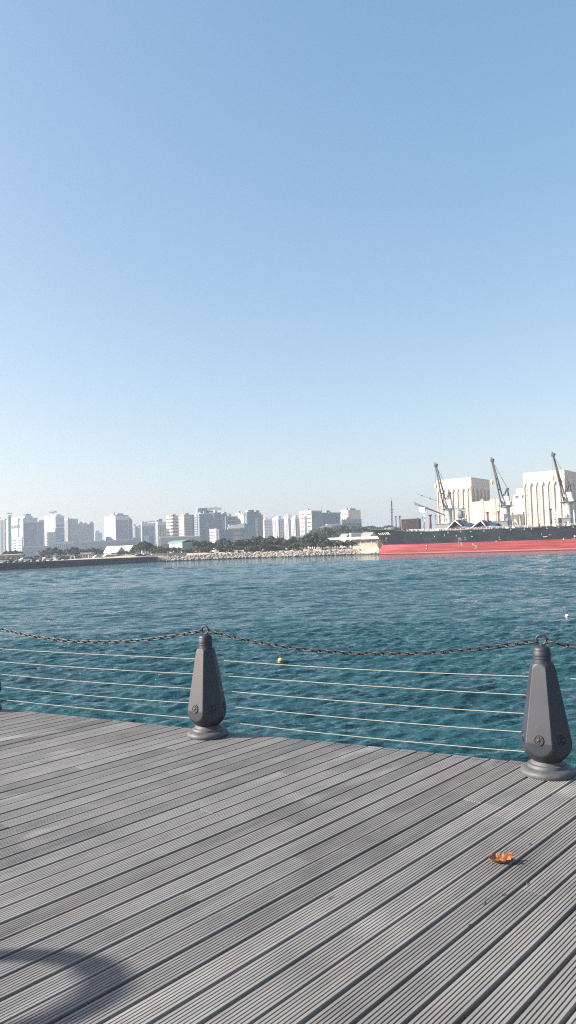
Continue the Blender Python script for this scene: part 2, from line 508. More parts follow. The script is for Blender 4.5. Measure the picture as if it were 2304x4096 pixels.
for ci in range(3):
    A = Vector((BP[ci].x, BP[ci].y, DECK + .872)); B = Vector((BP[ci + 1].x, BP[ci + 1].y, DECK + .872))
    d = (B - A).normalized(); A = A + d * .034; B = B - d * .034
    ln = (B - A).length; sag = .135
    P = lambda t: A.lerp(B, t) + Vector((0, 0, -4 * sag * t * (1 - t)))
    root = empty('chain', A, clab[ci], 'chain', 'chains hung between the bollards')
    n = int(ln * 1.01 / .0645)
    side = d.cross(Vector((0, 0, 1))).normalized()
    for i in range(n):
        t = (i + .5) / n
        tg = (P(min(1, t + .01)) - P(max(0, t - .01))).normalized()
        nz = side.cross(tg).normalized()
        rot = Matrix((tg, side, nz)).transposed() if True else None
        tw = R(45 + 90 * (i % 2) + random.gauss(0, 9))
        mt = rot @ Matrix.Rotation(tw, 3, 'X')
        o = bpy.data.objects.new('link', LM); COL.objects.link(o); o.parent = root
        o.location = P(t) - A; o.rotation_euler = mt.to_euler()

# ropes through the bollards
rlab = ['lowest', 'second lowest', 'middle', 'second highest', 'highest']
nrmw = Vector((-RAIL.y, RAIL.x, 0)); nrmw = nrmw if nrmw.y > 0 else -nrmw
for k, h in enumerate((.125, .255, .378, .502, .630)):
    q = MB(); pts = []
    for j in range(3):
        A = Vector((BP[j].x, BP[j].y, DECK + h)) + nrmw * .02; B = Vector((BP[j + 1].x, BP[j + 1].y, DECK + h)) + nrmw * .02
        for i in range(24):
            t = i / 24
            pts.append(A.lerp(B, t) + Vector((0, 0, -4 * (.008 + .003 * ((k * 7 + j * 3) % 4)) * t * (1 - t))))
    pts.append(B)
    q.tube(pts, .0024, 7)
    tag(q.build('rope', M['rope']), 'thin off-white rope strung through the bollards, %s of the five' % rlab[k], 'rope', 'ropes strung below the chains')

# leaf on the deck
def dry_leaf():
    c = on_z(2006, 3452, DECK)
    n, m_ = 40, 16
    vs = []; fs = []
    for i in range(n + 1):
        u = i / n * 2 - 1
        keel = .026 * abs(u) ** 2.4
        for j in range(m_ + 1):
            v = j / m_ * 2 - 1
            rim = (.037 if v > 0 else .031) + .0025 * math.sin(u * 7 + v * 2) + .002 * math.sin(u * 23 + 1) * abs(v)
            if u > .62: rim += .010 * (u - .62) / .38
            wd = .030 * (1 - .45 * u * u) * (1 + .04 * math.sin(u * 11))
            x = u * (.057 - .006 * abs(v) ** 3) + .0015 * math.sin(v * 6 + u * 3)
            y = v * wd
            z = keel + max(0, rim - keel) * abs(v) ** 1.5 + .0005 * math.sin(u * 31 + v * 4) + .0010 * math.cos(v * 17)
            vs.append((x, y, max(z, 0) * .85 + .0015))
    for i in range(n):
        for j in range(m_):
            a0 = i * (m_ + 1) + j; fs.append((a0, a0 + m_ + 1, a0 + m_ + 2, a0 + 1))
    b = MB(); b.add(vs, fs, True)
    m, N, Lk, bs = newmat('dry_leaf_orange')
    tc = N.new('ShaderNodeTexCoord'); nn = N.new('ShaderNodeTexNoise'); nn.inputs['Scale'].default_value = 55; nn.inputs['Detail'].default_value = 5
    Lk.new(tc.outputs['Object'], nn.inputs['Vector'])
    r = N.new('ShaderNodeValToRGB'); r.color_ramp.elements[0].position = .42; r.color_ramp.elements[1].position = .58
    r.color_ramp.elements[0].color = (.14, .045, .022, 1); r.color_ramp.elements[1].color = (.33, .16, .08, 1)
    Lk.new(nn.outputs[0], r.inputs[0]); Lk.new(r.outputs[0], bs.inputs['Base Color']); bs.inputs['Roughness'].default_value = .9; bs.inputs['Specular IOR Level'].default_value = .15
    bp = N.new('ShaderNodeBump'); bp.inputs['Distance'].default_value = .001; Lk.new(nn.outputs[0], bp.inputs['Height']); Lk.new(bp.outputs[0], bs.inputs['Normal'])
    root = empty('dry_leaf', c, 'curled dry orange leaf lying on the boardwalk', 'leaf')
    root.rotation_euler = (R(4), 0, R(-4))
    o = b.build('blade', m, None); o.parent = root
    md = o.modifiers.new('thickness', 'SOLIDIFY'); md.thickness = .0008
    q = MB().tube([(-.050, 0, .004), (0, 0, .0022), (.052, 0, .012), (.066, .002, .020)], .0012, 6); s_ = q.build('stalk', M['rust_brown'], None); s_.parent = root
    # small debris
    for k, (x, y) in enumerate(((1935, 3615), (2012, 3582), (2108, 3534), (2118, 3380), (1878, 3704))):
        p = on_z(x, y, DECK)
        an = random.uniform(-.3, .5) + math.atan2(U.y, U.x)
        dx = Vector((math.cos(an), math.sin(an), 0)); ln = random.uniform(.010, .020)
        q = MB().tube([p + Vector((0, 0, .002)) - dx * ln, p + Vector((0, 0, .005)), p + Vector((.001, .002, .002)) + dx * ln], [.0007, .0022, .0007], 6)
        tag(q.build('twig', M['steel_dark']), 'tiny dark scrap of leaf litter caught in the deck grooves', 'litter', 'specks of litter on the deck')
dry_leaf()

# added ring on a post, out of frame, shaped to cast the curved shadow
gc = Vector((-1.23, 2.69, DECK)); tt = 4.6
rc = gc + SD * tt
root = empty('shadow_ring_stand', (rc.x, rc.y, DECK), 'added unseen ring on a slim post, casting the curved shadow on the boardwalk', 'shadow caster')
q = MB(); pts = [(rc.x, rc.y + math.cos(2 * math.pi * k / 40) * .265, rc.z + math.sin(2 * math.pi * k / 40) * .265) for k in range(41)]
q.tube(pts, .045, 12, caps=False); q.build('ring', M['orange'], root)
q = MB().tube([(rc.x, rc.y, DECK), (rc.x, rc.y, rc.z - .27)], .03, 12); q.lathe([(.1, 0), (.1, .015), (.03, .03)], 20, (rc.x, rc.y, DECK)); q.build('post', M['steel_grey'], root)

# ------------------------------------------------------------------ water
def water():
    def ramp(segs):
        out = []
        for (a0, a1, n) in segs: out += list(np.linspace(a0, a1, n, endpoint=False))
        out.append(segs[-1][1]); return np.array(out)
    ang = ramp([(-180, -40, 40), (-40, 40, 1100), (40, 180, 40)]) * math.pi / 180
    rr = ramp([(3, 7, 10), (7, 40, 640), (40, 90, 420), (90, 200, 300), (200, 600, 80), (600, 2100, 12)])
    A, RR = np.meshgrid(ang, rr)
    X = RR * np.sin(A); Y = RR * np.cos(A)
    Z = np.zeros_like(X)
    dr = np.gradient(rr)[:, None] * np.ones_like(X)
    g = np.maximum(dr, RR * math.radians(80 / 900))
    mask = (np.abs(A) < math.radians(42))
    for i in range(170):
        lam = .19 * (2.4 / .19) ** (rng.random() ** 2.0)
        th = math.radians(99) + rng.normal(0, .34)
        amp = .0060 * lam ** .86 * (.5 + rng.random())
        if lam > 1.2: amp *= .6
        k = 2 * math.pi / lam
        ph = rng.random() * 6.28
        q = k * (X * math.cos(th) + Y * math.sin(th)) + ph
        wt = np.clip((lam / g - 3) / 3, 0, 1)
        s_ = np.sin(q)
        Z += amp * wt * (s_ - .35 * (1 - s_) ** 2 * .5 + .25)
    for i in range(30):      # longer wind waves away from the quay
        lam = 2.4 * (8.0 / 2.4) ** rng.random(); th = math.radians(99) + rng.normal(0, .5); k = 2 * math.pi / lam
        q = k * (X * math.cos(th) + Y * math.sin(th)) + rng.random() * 6.28
        Z += .0062 * lam * np.clip((lam / g - 2.5) / 2.5, 0, 1) * np.clip((RR - 45) / 70, 0, 1) * np.sin(q)
    Z *= mask
    Z *= (.75 + .5 * (np.sin(X * .045 + Y * .02 + 1) * np.sin(Y * .03 - X * .017 + 2) + 1) / 2)
    nr, na = X.shape
    co = np.stack([X, Y, Z], -1).reshape(-1, 3).astype(np.float32)
    idx = np.arange(nr * na).reshape(nr, na)
    a0 = idx[:-1, :-1].ravel(); a1 = idx[:-1, 1:].ravel(); a2 = idx[1:, 1:].ravel(); a3 = idx[1:, :-1].ravel()
    fc = np.stack([a0, a3, a2, a1], -1).astype(np.int32)
    me = bpy.data.meshes.new('sea')
    me.vertices.add(len(co)); me.vertices.foreach_set('co', co.ravel())
    me.loops.add(fc.size); me.loops.foreach_set('vertex_index', fc.ravel())
    me.polygons.add(len(fc)); me.polygons.foreach_set('loop_start', np.arange(0, fc.size, 4, dtype=np.int32))
    me.polygons.foreach_set('loop_total', np.full(len(fc), 4, dtype=np.int32))
    me.polygons.foreach_set('use_smooth', np.ones(len(fc), dtype=bool))
    me.update(); me.validate()
    o = bpy.data.objects.new('sea', me); COL.objects.link(o); tag(o, 'rippled teal harbour water', None, None, 'structure')
    m, N, Lk, b = newmat('sea_water')
    b.inputs['Roughness'].default_value = .05
    b.inputs['IOR'].default_value = 1.333
    tc = N.new('ShaderNodeTexCoord')
    def noise(scale, st, rot=0, detail=4):
        mp = N.new('ShaderNodeMapping'); mp.inputs['Scale'].default_value = st; mp.inputs['Rotation'].default_value = (0, 0, rot)
        Lk.new(tc.outputs['Object'], mp.inputs[0])
        n = N.new('ShaderNodeTexNoise'); n.inputs['Scale'].default_value = scale; n.inputs['Detail'].default_value = detail
        n.inputs['Distortion'].default_value = .4
        Lk.new(mp.outputs[0], n.inputs['Vector']); return n
    n1 = noise(3.4, (.33, 1, 1), R(-6), 5); n2 = noise(11, (.4, 1, 1), R(-8), 4); n3 = noise(.28, (.4, 1, 1), R(5), 3)
    b1 = N.new('ShaderNodeBump'); b1.inputs['Strength'].default_value = 1; b1.inputs['Distance'].default_value = .23
    b2 = N.new('ShaderNodeBump'); b2.inputs['Strength'].default_value = 1; b2.inputs['Distance'].default_value = .020
    Lk.new(n1.outputs[0], b1.inputs['Height']); Lk.new(n2.outputs[0], b2.inputs['Height'])
    Lk.new(b1.outputs[0], b2.inputs['Normal']); Lk.new(b2.outputs[0], b.inputs['Normal'])
    r = N.new('ShaderNodeValToRGB'); r.color_ramp.elements[0].position = .3; r.color_ramp.elements[1].position = .7
    r.color_ramp.elements[0].color = (.013, .052, .064, 1); r.color_ramp.elements[1].color = (.018, .068, .081, 1)
    Lk.new(n3.outputs[0], r.inputs[0]); Lk.new(r.outputs[0], b.inputs['Base Color'])
    me.materials.append(m)
water()

# buoys
def buoy(x, y, name, m, lab, r):
    p = on_z(x, y, 0)
    root = empty('mooring_buoy', (p.x, p.y, 0), lab, 'buoy', 'small round mooring buoys on the water')
    prof = [(r * math.sin(math.pi * i / 16) + .001, -r * math.cos(math.pi * i / 16) + r * .75) for i in range(17)]
    MB().lathe(prof, 24, (p.x, p.y, 0)).build('float_ball', m, root)
    q = MB(); q.lathe([(.03, 0), (.03, .05), (.012, .07)], 10, (p.x, p.y, r * 1.73))
    q.tube([(p.x + .035 * math.cos(t / 12 * 6.283), p.y, r * 1.73 + .10 + .035 * math.sin(t / 12 * 6.283)) for t in range(13)], .01, 6)
    q.build('lifting_eye', M['rust_brown'], root)
    q = MB().lathe([(r * .995, -.02), (r * 1.01, -.015), (r * 1.01, .015), (r * .995, .02)], 24, (p.x, p.y, r * .75)); q.build('band', M['rust_brown'], root)
buoy(1123, 2652, 'a', M['buoy_yellow'], 'small yellow-brown round buoy floating just above the top rope, between the two bollards', .11)
buoy(2269, 2470, 'b', M['buoy_white'], 'small white round buoy floating near the right edge above the right bollard', .10)

# ------------------------------------------------------------------ land
GZ = 2.2
shore_px = [(-900, 2330), (-300, 2298), (0, 2281), (300, 2265), (622, 2248), (700, 2245), (800, 2241), (900, 2237), (1000, 2233), (1100, 2230), (1200, 2227), (1300, 2223.5), (1410, 2219.5), (1520, 2217)]
SH = [on_z(x, y, 0) for x, y in shore_px]
# ship geometry decides the quay behind it
P1 = on_z(1797, 2212, 0); P2 = on_z(2304, 2199, 0)
HD = (P1 - P2); HD.z = 0; HD.normalize()             # towards the bow
SN = Vector((-HD.y, HD.x, 0))                        # candidate normal
if SN.y > 0: SN = -SN                                # towards the viewer
BEAM = 11.0
CL = P2 - SN * BEAM
def along(x, off=0.0, z=8.0):                        # distance along the ship axis projecting to pixel column x
    lo, hi = -160, 200
    for _ in range(50):
        m_ = (lo + hi) / 2
        p = CL + HD * m_ + SN * off + Vector((0, 0, z))
        q = RM.transposed() @ (p - CP)
        px = 1152 + q.x / -q.z * F
        if px > x: lo = m_
        else: hi = m_
    return (lo + hi) / 2
S0 = along(1527, 0, 3.9)                             # stem at the red line
BOW = CL + HD * S0
def shp(s_, y_, z_):                                 # s_ aft of the stem, y_ towards the viewer
    return BOW - HD * s_ + SN * y_ + Vector((0, 0, z_))
qk = [shp(-12, -BEAM - 3, 0), shp(260, -BEAM - 3, 0)]
line = SH + qk
top = [Vector((p.x, p.y, GZ)) for p in line]
def offs(pts, d):
    out = []
    for i, p in enumerate(pts):
        t = (pts[min(i + 1, len(pts) - 1)] - pts[max(i - 1, 0)]); t.z = 0; t.normalize()
        n = Vector((-t.y, t.x, 0)); out.append(p + n * d)
    return out
inn = offs(line, 7.0)
vs = []; fs = []
for i, (p, q_) in enumerate(zip(line, inn)):
    rocky = 4 < i < 13
    q2 = q_ if rocky else p + (q_ - p).normalized() * .3
    vs += [(p.x, p.y, -1.5), (p.x, p.y, .0 if rocky else GZ), (q2.x, q2.y, GZ), (q2.x + (q_ - p).x * 2, q2.y + (q_ - p).y * 2, GZ + (.9 if 3 < i < 14 else 0.0)), ((p.x) * 3.2 if abs(p.x) > 150 else p.x * 3.2, 4200, GZ + .3)]
for i in range(len(line) - 1):
    for k in range(4):
        a0 = i * 5 + k; fs.append((a0, a0 + 5, a0 + 6, a0 + 1))
b = MB(); b.add(vs, fs); ob = b.build('ground', M['soil']); tag(ob, 'flat sandy shore land', None, None, 'structure')

# dark quay wall at the left with a coping
def wall_along(pts, z0, z1, th, mb):
    o = offs(pts, th)
    for i in range(len(pts) - 1):
        a0, a1, b0, b1 = pts[i], pts[i + 1], o[i], o[i + 1]
        mb.prism([(a0.x, a0.y), (a1.x, a1.y), (b1.x, b1.y), (b0.x, b0.y)], z0, z1)
def front(pts, d): return offs(pts, -d)
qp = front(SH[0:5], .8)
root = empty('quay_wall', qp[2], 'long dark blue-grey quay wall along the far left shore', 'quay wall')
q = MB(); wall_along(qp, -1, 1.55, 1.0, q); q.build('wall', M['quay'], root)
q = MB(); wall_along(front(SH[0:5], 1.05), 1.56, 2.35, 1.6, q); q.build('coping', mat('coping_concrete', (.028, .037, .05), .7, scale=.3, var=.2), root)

# rock revetment
def rocks():
    mb = MB()
    ico = [(0, 0, 1), (.894, 0, .447), (.276, .851, .447), (-.724, .526, .447), (-.724, -.526, .447), (.276, -.851, .447), (.724, .526, -.447), (-.276, .851, -.447), (-.894, 0, -.447), (-.276, -.851, -.447), (.724, -.526, -.447), (0, 0, -1)]
    icf = [(0, 1, 2), (0, 2, 3), (0, 3, 4), (0, 4, 5), (0, 5, 1), (1, 6, 2), (2, 7, 3), (3, 8, 4), (4, 9, 5), (5, 10, 1), (2, 6, 7), (3, 7, 8), (4, 8, 9), (5, 9, 10), (1, 10, 6), (6, 11, 7), (7, 11, 8), (8, 11, 9), (9, 11, 10), (10, 11, 6)]
    for i in range(4, 13):
        a0, a1 = line[i], line[i + 1] if i < 13 else line[i]
        b0, b1 = inn[i], inn[i + 1]
        ln = (a1 - a0).length
        for _ in range(int(ln * 22)):
            t = random.random(); u = random.uniform(-.1, 1.0)
            p = a0.lerp(a1, t).lerp(b0.lerp(b1, t), u)
            z = max(0, u) * GZ
            s_ = random.choice((.22, .3, .4, .5, .75)) * random.uniform(.8, 1.2) * (1.15 if u < .3 else .9)
            rt = Matrix.Rotation(random.random() * 6, 3, 'Z') @ Matrix.Rotation(random.random() * 6, 3, 'X')
            sx, sy, sz = s_ * random.uniform(.8, 1.5), s_ * random.uniform(.7, 1.2), s_ * random.uniform(.6, 1)
            mb.add([(rt @ Vector((v[0] * sx * random.uniform(.85, 1.15), v[1] * sy, v[2] * sz)) + Vector((p.x, p.y, z + .1))) for v in ico], icf)
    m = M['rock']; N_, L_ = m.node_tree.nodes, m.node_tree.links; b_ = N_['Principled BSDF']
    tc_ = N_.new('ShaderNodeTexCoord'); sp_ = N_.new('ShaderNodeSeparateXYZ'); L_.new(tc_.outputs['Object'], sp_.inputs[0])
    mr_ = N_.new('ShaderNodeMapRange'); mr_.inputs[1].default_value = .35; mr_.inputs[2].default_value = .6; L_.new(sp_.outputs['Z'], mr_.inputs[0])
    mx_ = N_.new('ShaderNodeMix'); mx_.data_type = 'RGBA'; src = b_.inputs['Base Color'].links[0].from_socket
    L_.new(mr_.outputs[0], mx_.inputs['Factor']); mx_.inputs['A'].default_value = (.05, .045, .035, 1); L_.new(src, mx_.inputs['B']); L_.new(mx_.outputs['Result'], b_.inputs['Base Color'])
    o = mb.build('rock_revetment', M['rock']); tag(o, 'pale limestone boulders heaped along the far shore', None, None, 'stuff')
rocks()
# sandstone retaining wall above the rocks
q = MB(); ww = offs(SH[4:7], 7.5); ww[-1] = ww[1].lerp(ww[2], .7)
root = empty('stone_wall', ww[0], 'low sandstone retaining wall above the boulders beside the dark quay', 'wall')
wall_along(ww, 1.0, 3.3, .6, q); q.build('wall', M['silo_stone'], root)
q = MB(); wall_along([p + Vector((0, 0, 0)) for p in offs(SH[4:7], 7.4)[:2]] + [ww[-1]], 3.303, 3.5, .85, q); q.build('coping', M['wall_cream'], root)

# ------------------------------------------------------------------ facade helpers
def hit(P, d, x, y=None):
    """t so that P + d*t projects to pixel column x (pixel on the horizon row)"""
    r = ray(x, hor(x) if y is None else y); r = Vector((r.x, r.y, 0)); 
    den = d.x * r.y - d.y * r.x
    C = Vector((CP.x, CP.y)) - Vector((P.x, P.y))
    return (C.x * r.y - C.y * r.x) / den

class Face:
    def __init__(s, P, d, W, n, z0, z1): s.P, s.d, s.W, s.n, s.z0, s.z1 = P, d, W, n, z0, z1
    def bx(s, mb, u0, u1, z0, z1, proud=.1, depth=.3):
        """box on the face from fraction u0..u1 and height z0..z1 (metres), its front standing proud of the wall"""
        c = s.P + s.d * (s.W * (u0 + u1) / 2) + s.n * (proud - depth / 2)
        return mb.box((c.x, c.y, (z0 + z1) / 2), (s.W * (u1 - u0), depth, z1 - z0), s.d, s.n, (0, 0, 1))

def block(name, xl, xc, xr, ytop, D, phi, m, parent=None, z0=GZ, label=None, cat='building', group=None, part='wall'):
    """rotated box: corner at pixel column xc at depth D, left face reaching xl and right face xr"""
    C = at(xc, ytop, D); zt = C.z
    p_ = R(phi)
    dL = Vector((-math.cos(p_), math.sin(p_), 0)); dR = Vector((math.sin(p_), math.cos(p_), 0))
    WL = hit(C, dL, xl, ytop) if xl < xc else 1.0
    if xr > xc: WR = hit(C, dR, xr, ytop)
    else: WR = 10
    WL = min(max(WL, .5), 140); WR = min(WR, 160) if WR > 0 else 60
    if parent is None:
        parent = empty(name, (C.x, C.y, GZ), label, cat, group)
    pts = [C, C + dR * WR, C + dR * WR + dL * WL, C + dL * WL]
    poly = [(p.x, p.y) for p in pts]
    MB().prism(poly, z0, zt).build(part, m, parent)
    if group and zt > 28:
        c4 = [Vector((p[0], p[1], 0)) for p in poly]
        for _ in range(random.choice((2, 3, 4))):
            p = c4[0].lerp(c4[3], random.uniform(.12, .88)).lerp(c4[1].lerp(c4[2], random.uniform(.12, .88)), random.uniform(.08, .5) if WR > 4 else .5)
            hh = random.uniform(1.2, 4.2)
            MB().box((p.x, p.y, zt + hh / 2 - .1), (random.uniform(1.5, 5), random.uniform(1.5, 4), hh), dL, dR).build('roof_unit', M[random.choice(('wall_grey', 'wall_white', 'wall_beige'))], parent)
        if random.random() < .5:
            p = c4[0].lerp(c4[3], random.uniform(.2, .8)).lerp(c4[1].lerp(c4[2], .3), .4); MB().tube([(p.x, p.y, zt), (p.x, p.y, zt + random.uniform(4, 8))], .22, 5).build('antenna', M['steel_grey'], parent)
    fl = Face(C, dL, WL, Vector((-math.sin(p_), -math.cos(p_), 0)), z0, zt)
    fr = Face(C, dR, WR, Vector((math.cos(p_), -math.sin(p_), 0)), z0, zt)
    return parent, fl, fr, zt, poly

def parapet(root, poly, zt, m, h=1.2, grow=.4, name='parapet'):
    cx = sum(p[0] for p in poly) / 4; cy = sum(p[1] for p in poly) / 4
    out = []
    for p in poly:
        v = Vector((p[0] - cx, p[1] - cy)); v = v * (1 + grow / max(v.length, .1)); out.append((cx + v.x, cy + v.y))
    MB().prism(out, zt - .2, zt + h).build(name, m, root)
def roofbox(root, poly, zt, f0, f1, h, m, name='roof_house'):
    c = [Vector((p[0], p[1], 0)) for p in poly]
    def P(a, b): return c[0].lerp(c[3], a).lerp(c[1].lerp(c[2], a), b)
    q = [P(f0, .15), P(f1, .15), P(f1, .6), P(f0, .6)]
    q = [(p.x, p.y) for p in q]
    if sum(q[i][0] * q[(i + 1) % 4][1] - q[(i + 1) % 4][0] * q[i][1] for i in range(4)) < 0: q.reverse()
    MB().prism(q, zt - .1, zt + h).build(name, m, root)
def bands(root, f, n, m, u0=.04, u1=.96, fr=.5, proud=.12, name='window_band', z0=None, z1=None):
    a0 = f.z0 + 4 if z0 is None else z0; a1 = f.z1 - 1.2 if z1 is None else z1
    h = (a1 - a0) / n
    for i in range(n):
        f.bx(MB(), u0, u1, a0 + h * i + h * (1 - fr) / 2, a0 + h * (i + 1) - h * (1 - fr) / 2, proud).build(name, m, root)
def strips(root, f, n, m, fr=.5, proud=.12, name='window_strip', z0=None, z1=None, u0=.05, u1=.95):
    a0 = f.z0 + 4 if z0 is None else z0; a1 = f.z1 - 1.5 if z1 is None else z1
    w_ = (u1 - u0) / n
    for i in range(n):
        f.bx(MB(), u0 + w_ * (i + (1 - fr) / 2), u0 + w_ * (i + 1 - (1 - fr) / 2), a0, a1, proud).build(name, m, root)
def grid(root, f, nu, nz, m, fu=.5, fz=.5, name='window', proud=.12, z0=None, z1=None, u0=.06, u1=.94):
    a0 = f.z0 + 4 if z0 is None else z0; a1 = f.z1 - 1.5 if z1 is None else z1
    w_ = (u1 - u0) / nu; h = (a1 - a0) / nz
    for i in range(nu):
        for j in range(nz):
            f.bx(MB(), u0 + w_ * (i + .5 - fu / 2), u0 + w_ * (i + .5 + fu / 2), a0 + h * (j + .5 - fz / 2), a0 + h * (j + .5 + fz / 2), proud).build(name, m, root)
def panel(root, f, u0, u1, z0, z1, m, name='curtain_wall', proud=.3):
    f.bx(MB(), u0, u1, z0, z1, proud, .4).build(name, m, root)
def zf(f, t): return f.z0 + (f.z1 - f.z0) * t
G = 'city blocks behind the far shore'

# ---- skyline, left to right
r, fl, fr, zt, pl = block('apartment_tower', -60, 18, 26, 2078, 1100, 20, M['wall_grey'], label='pale grey slab block cut off by the left edge', group=G)
strips(r, fl, 5, M['glass_dark']); parapet(r, pl, zt, M['wall_white'])

r, fl, fr, zt, pl = block('office_tower', 24, 92, 150, 2075, 1000, 48, M['wall_white'], label='tall white office tower with pale cyan glass front, second from the left', group=G)
panel(r, fl, .12, .90, zf(fl, .22), zf(fl, .70), M['glass_pale']); bands(r, fl, 1, M['glass_dark'], .15, .85, .8, z0=zf(fl, .76), z1=zf(fl, .87)); grid(r, fl, 6, 1, M['glass_dark'], .4, .7, z0=zf(fl, .9), z1=zf(fl, .97))
bands(r, fl, 2, M['roof_white'], 0, 1, .25, proud=.7, name='ledge', z0=zf(fl, .66), z1=zf(fl, .78))
panel(r, fr, .03, .97, zf(fr, .08), zf(fr, .90), M['glass_blue']); panel(r, fr, .28, .42, zf(fr, .1), zf(fr, .76), M['wall_grey'], 'fin', .8); panel(r, fr, .74, .90, zf(fr, .1), zf(fr, .76), M['wall_grey'], 'fin', .8); panel(r, fr, .28, .90, zf(fr, .72), zf(fr, .78), M['wall_grey'], 'fin', .85)
bands(r, fr, 12, M['glass_dark'], .44, .72, .4, proud=.45, z0=zf(fr, .1), z1=zf(fr, .7))
roofbox(r, pl, zt, .02, .9, 3.2, M['wall_white']); parapet(r, pl, zt, M['wall_white'], 1.2)
c = at(38, 2058, 1010); MB().lathe([(2.2, GZ - c.z), (2.2, -3), (3.0, -2.5), (3.0, -1)], 20, (c.x, c.y, c.z)).build('stair_turret', M['glass_pale'], r)
c = at(37, 2053, 1008); MB().lathe([(3.8, -.7), (4.2, 0), (3.8, .3)], 20, (c.x, c.y, c.z)).build('turret_disc', M['wall_grey'], r)
c = at(108, 2066, 1030); MB().lathe([(8, -4), (8, 0), (5.6, .3), (5.6, 3.2), (4, 3.6)], 8, (c.x, c.y, c.z), smooth=False).build('roof_pavilion', M['wall_grey'], r)

r, fl, fr, zt, pl = block('apartment_block', 51, 86, 92, 2151, 940, 40, M['wall_white'], label='low white block with stacked balconies in front of the cyan glass tower', group=G)
bands(r, fl, 6, M['glass_dark'], .05, .40, .45); bands(r, fl, 6, M['glass_dark'], .62, .97, .45); parapet(r, pl, zt, M['roof_white'])

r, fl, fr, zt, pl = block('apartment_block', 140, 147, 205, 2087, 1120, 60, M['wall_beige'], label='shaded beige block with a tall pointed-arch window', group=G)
strips(r, fr, 6, M['glass_dark'], .4, u1=.40); strips(r, fr, 3, M['glass_dark'], .4, u0=.72)
Wf = fr.W
def arch_poly(f, u0, u1, z0, zs, za, proud, n=8):
    out = []
    def pt(u, z): p = f.P + f.d * (f.W * u) + f.n * proud; return Vector((p.x, p.y, z))
    um = (u0 + u1) / 2
    out.append(pt(u0, z0)); out.append(pt(u1, z0))
    for i in range(n + 1):
        t = i / n; out.append(pt(u1 + (um - u1) * (1 - math.cos(t * math.pi / 2)), zs + (za - zs) * math.sin(t * math.pi / 2) ** .9))
    for i in range(n - 1, -1, -1):
        t = i / n; out.append(pt(u0 + (um - u0) * (1 - math.cos(t * math.pi / 2)), zs + (za - zs) * math.sin(t * math.pi / 2) ** .9))
    return out
MB().extr(arch_poly(fr, .42, .70, zf(fr, .2), zf(fr, .75), zf(fr, .97), .5), -fr.n * .45).build('arch_frame', M['wall_white'], r)
MB().extr(arch_poly(fr, .46, .66, zf(fr, .2), zf(fr, .74), zf(fr, .93), .62), -fr.n * .3).build('arch_window', M['glass_blue'], r)
roofbox(r, pl, zt, .1, .8, 2.5, M['wall_white']); 

r, fl, fr, zt, pl = block('office_tower', 177, 221, 257, 2066, 1040, 48, M['wall_white'], label='white tower with teal glass flank crossed by white lines, under a crane jib', group=G)
panel(r, fr, .04, .92, zf(fr, .12), zf(fr, .80), M['glass_teal']);
for (u0, u1, t) in ((.04, .92, .72), (.45, .92, .56), (.04, .5, .40), (.04, .92, .14), (.04, .92, .82)): panel(r, fr, u0, u1, zf(fr, t), zf(fr, t + .018), M['roof_white'], 'ledge', .8)
grid(r, fl, 4, 9, M['glass_dark'], .35, .35, z1=zf(fl, .72)); parapet(r, pl, zt, M['roof_white'], 1.5); roofbox(r, pl, zt, .0, .5, 3, M['wall_grey'])
c = at(212, 2062, 1060); t0 = at(212, 2047, 1060); q = MB(); q.tube([(c.x, c.y, c.z - 6), t0], .7, 4)
e1 = at(183, 2051, 1060); e2 = at(227, 2047.5, 1060); q.tube([e1, e2], .8, 4); q.tube([e1, t0 + Vector((0, 0, 2)), e2], .2, 4)
ro = empty('tower_crane', (c.x, c.y, c.z - 6), 'thin tower crane jib above the white and teal tower', 'crane'); q.build('jib', M['steel_grey'], ro)

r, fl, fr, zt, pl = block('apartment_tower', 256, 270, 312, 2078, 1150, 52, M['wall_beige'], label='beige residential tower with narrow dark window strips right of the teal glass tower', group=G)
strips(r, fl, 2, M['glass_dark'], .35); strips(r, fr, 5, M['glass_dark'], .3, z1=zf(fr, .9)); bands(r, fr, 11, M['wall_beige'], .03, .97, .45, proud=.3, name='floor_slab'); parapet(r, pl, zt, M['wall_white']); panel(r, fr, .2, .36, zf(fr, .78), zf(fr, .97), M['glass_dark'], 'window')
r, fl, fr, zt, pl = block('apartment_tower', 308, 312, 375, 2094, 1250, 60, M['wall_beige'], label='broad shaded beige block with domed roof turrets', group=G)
grid(r, fr, 8, 9, M['glass_dark'], .35, .35)
for xx, yy, rad in ((322, 2091, 5), (362, 2090, 5.5), (340, 2093, 3)):
    c = at(xx, yy, 1262); MB().lathe([(rad, -6), (rad, -1.5), (rad * .8, 0.3), (rad * .45, 1.8), (.1, 2.4)], 14, (c.x, c.y, c.z)).build('dome', M['wall_beige'], r)
r, fl, fr, zt, pl = block('apartment_tower', 376, 380, 409, 2131, 1750, 60, M['wall_beige'], label='small faint block far behind in the gap left of the hotel', group=G)
grid(r, fr, 4, 6, M['glass_dark'], .4, .4); roofbox(r, pl, zt, .1, .9, 5, M['wall_beige'])

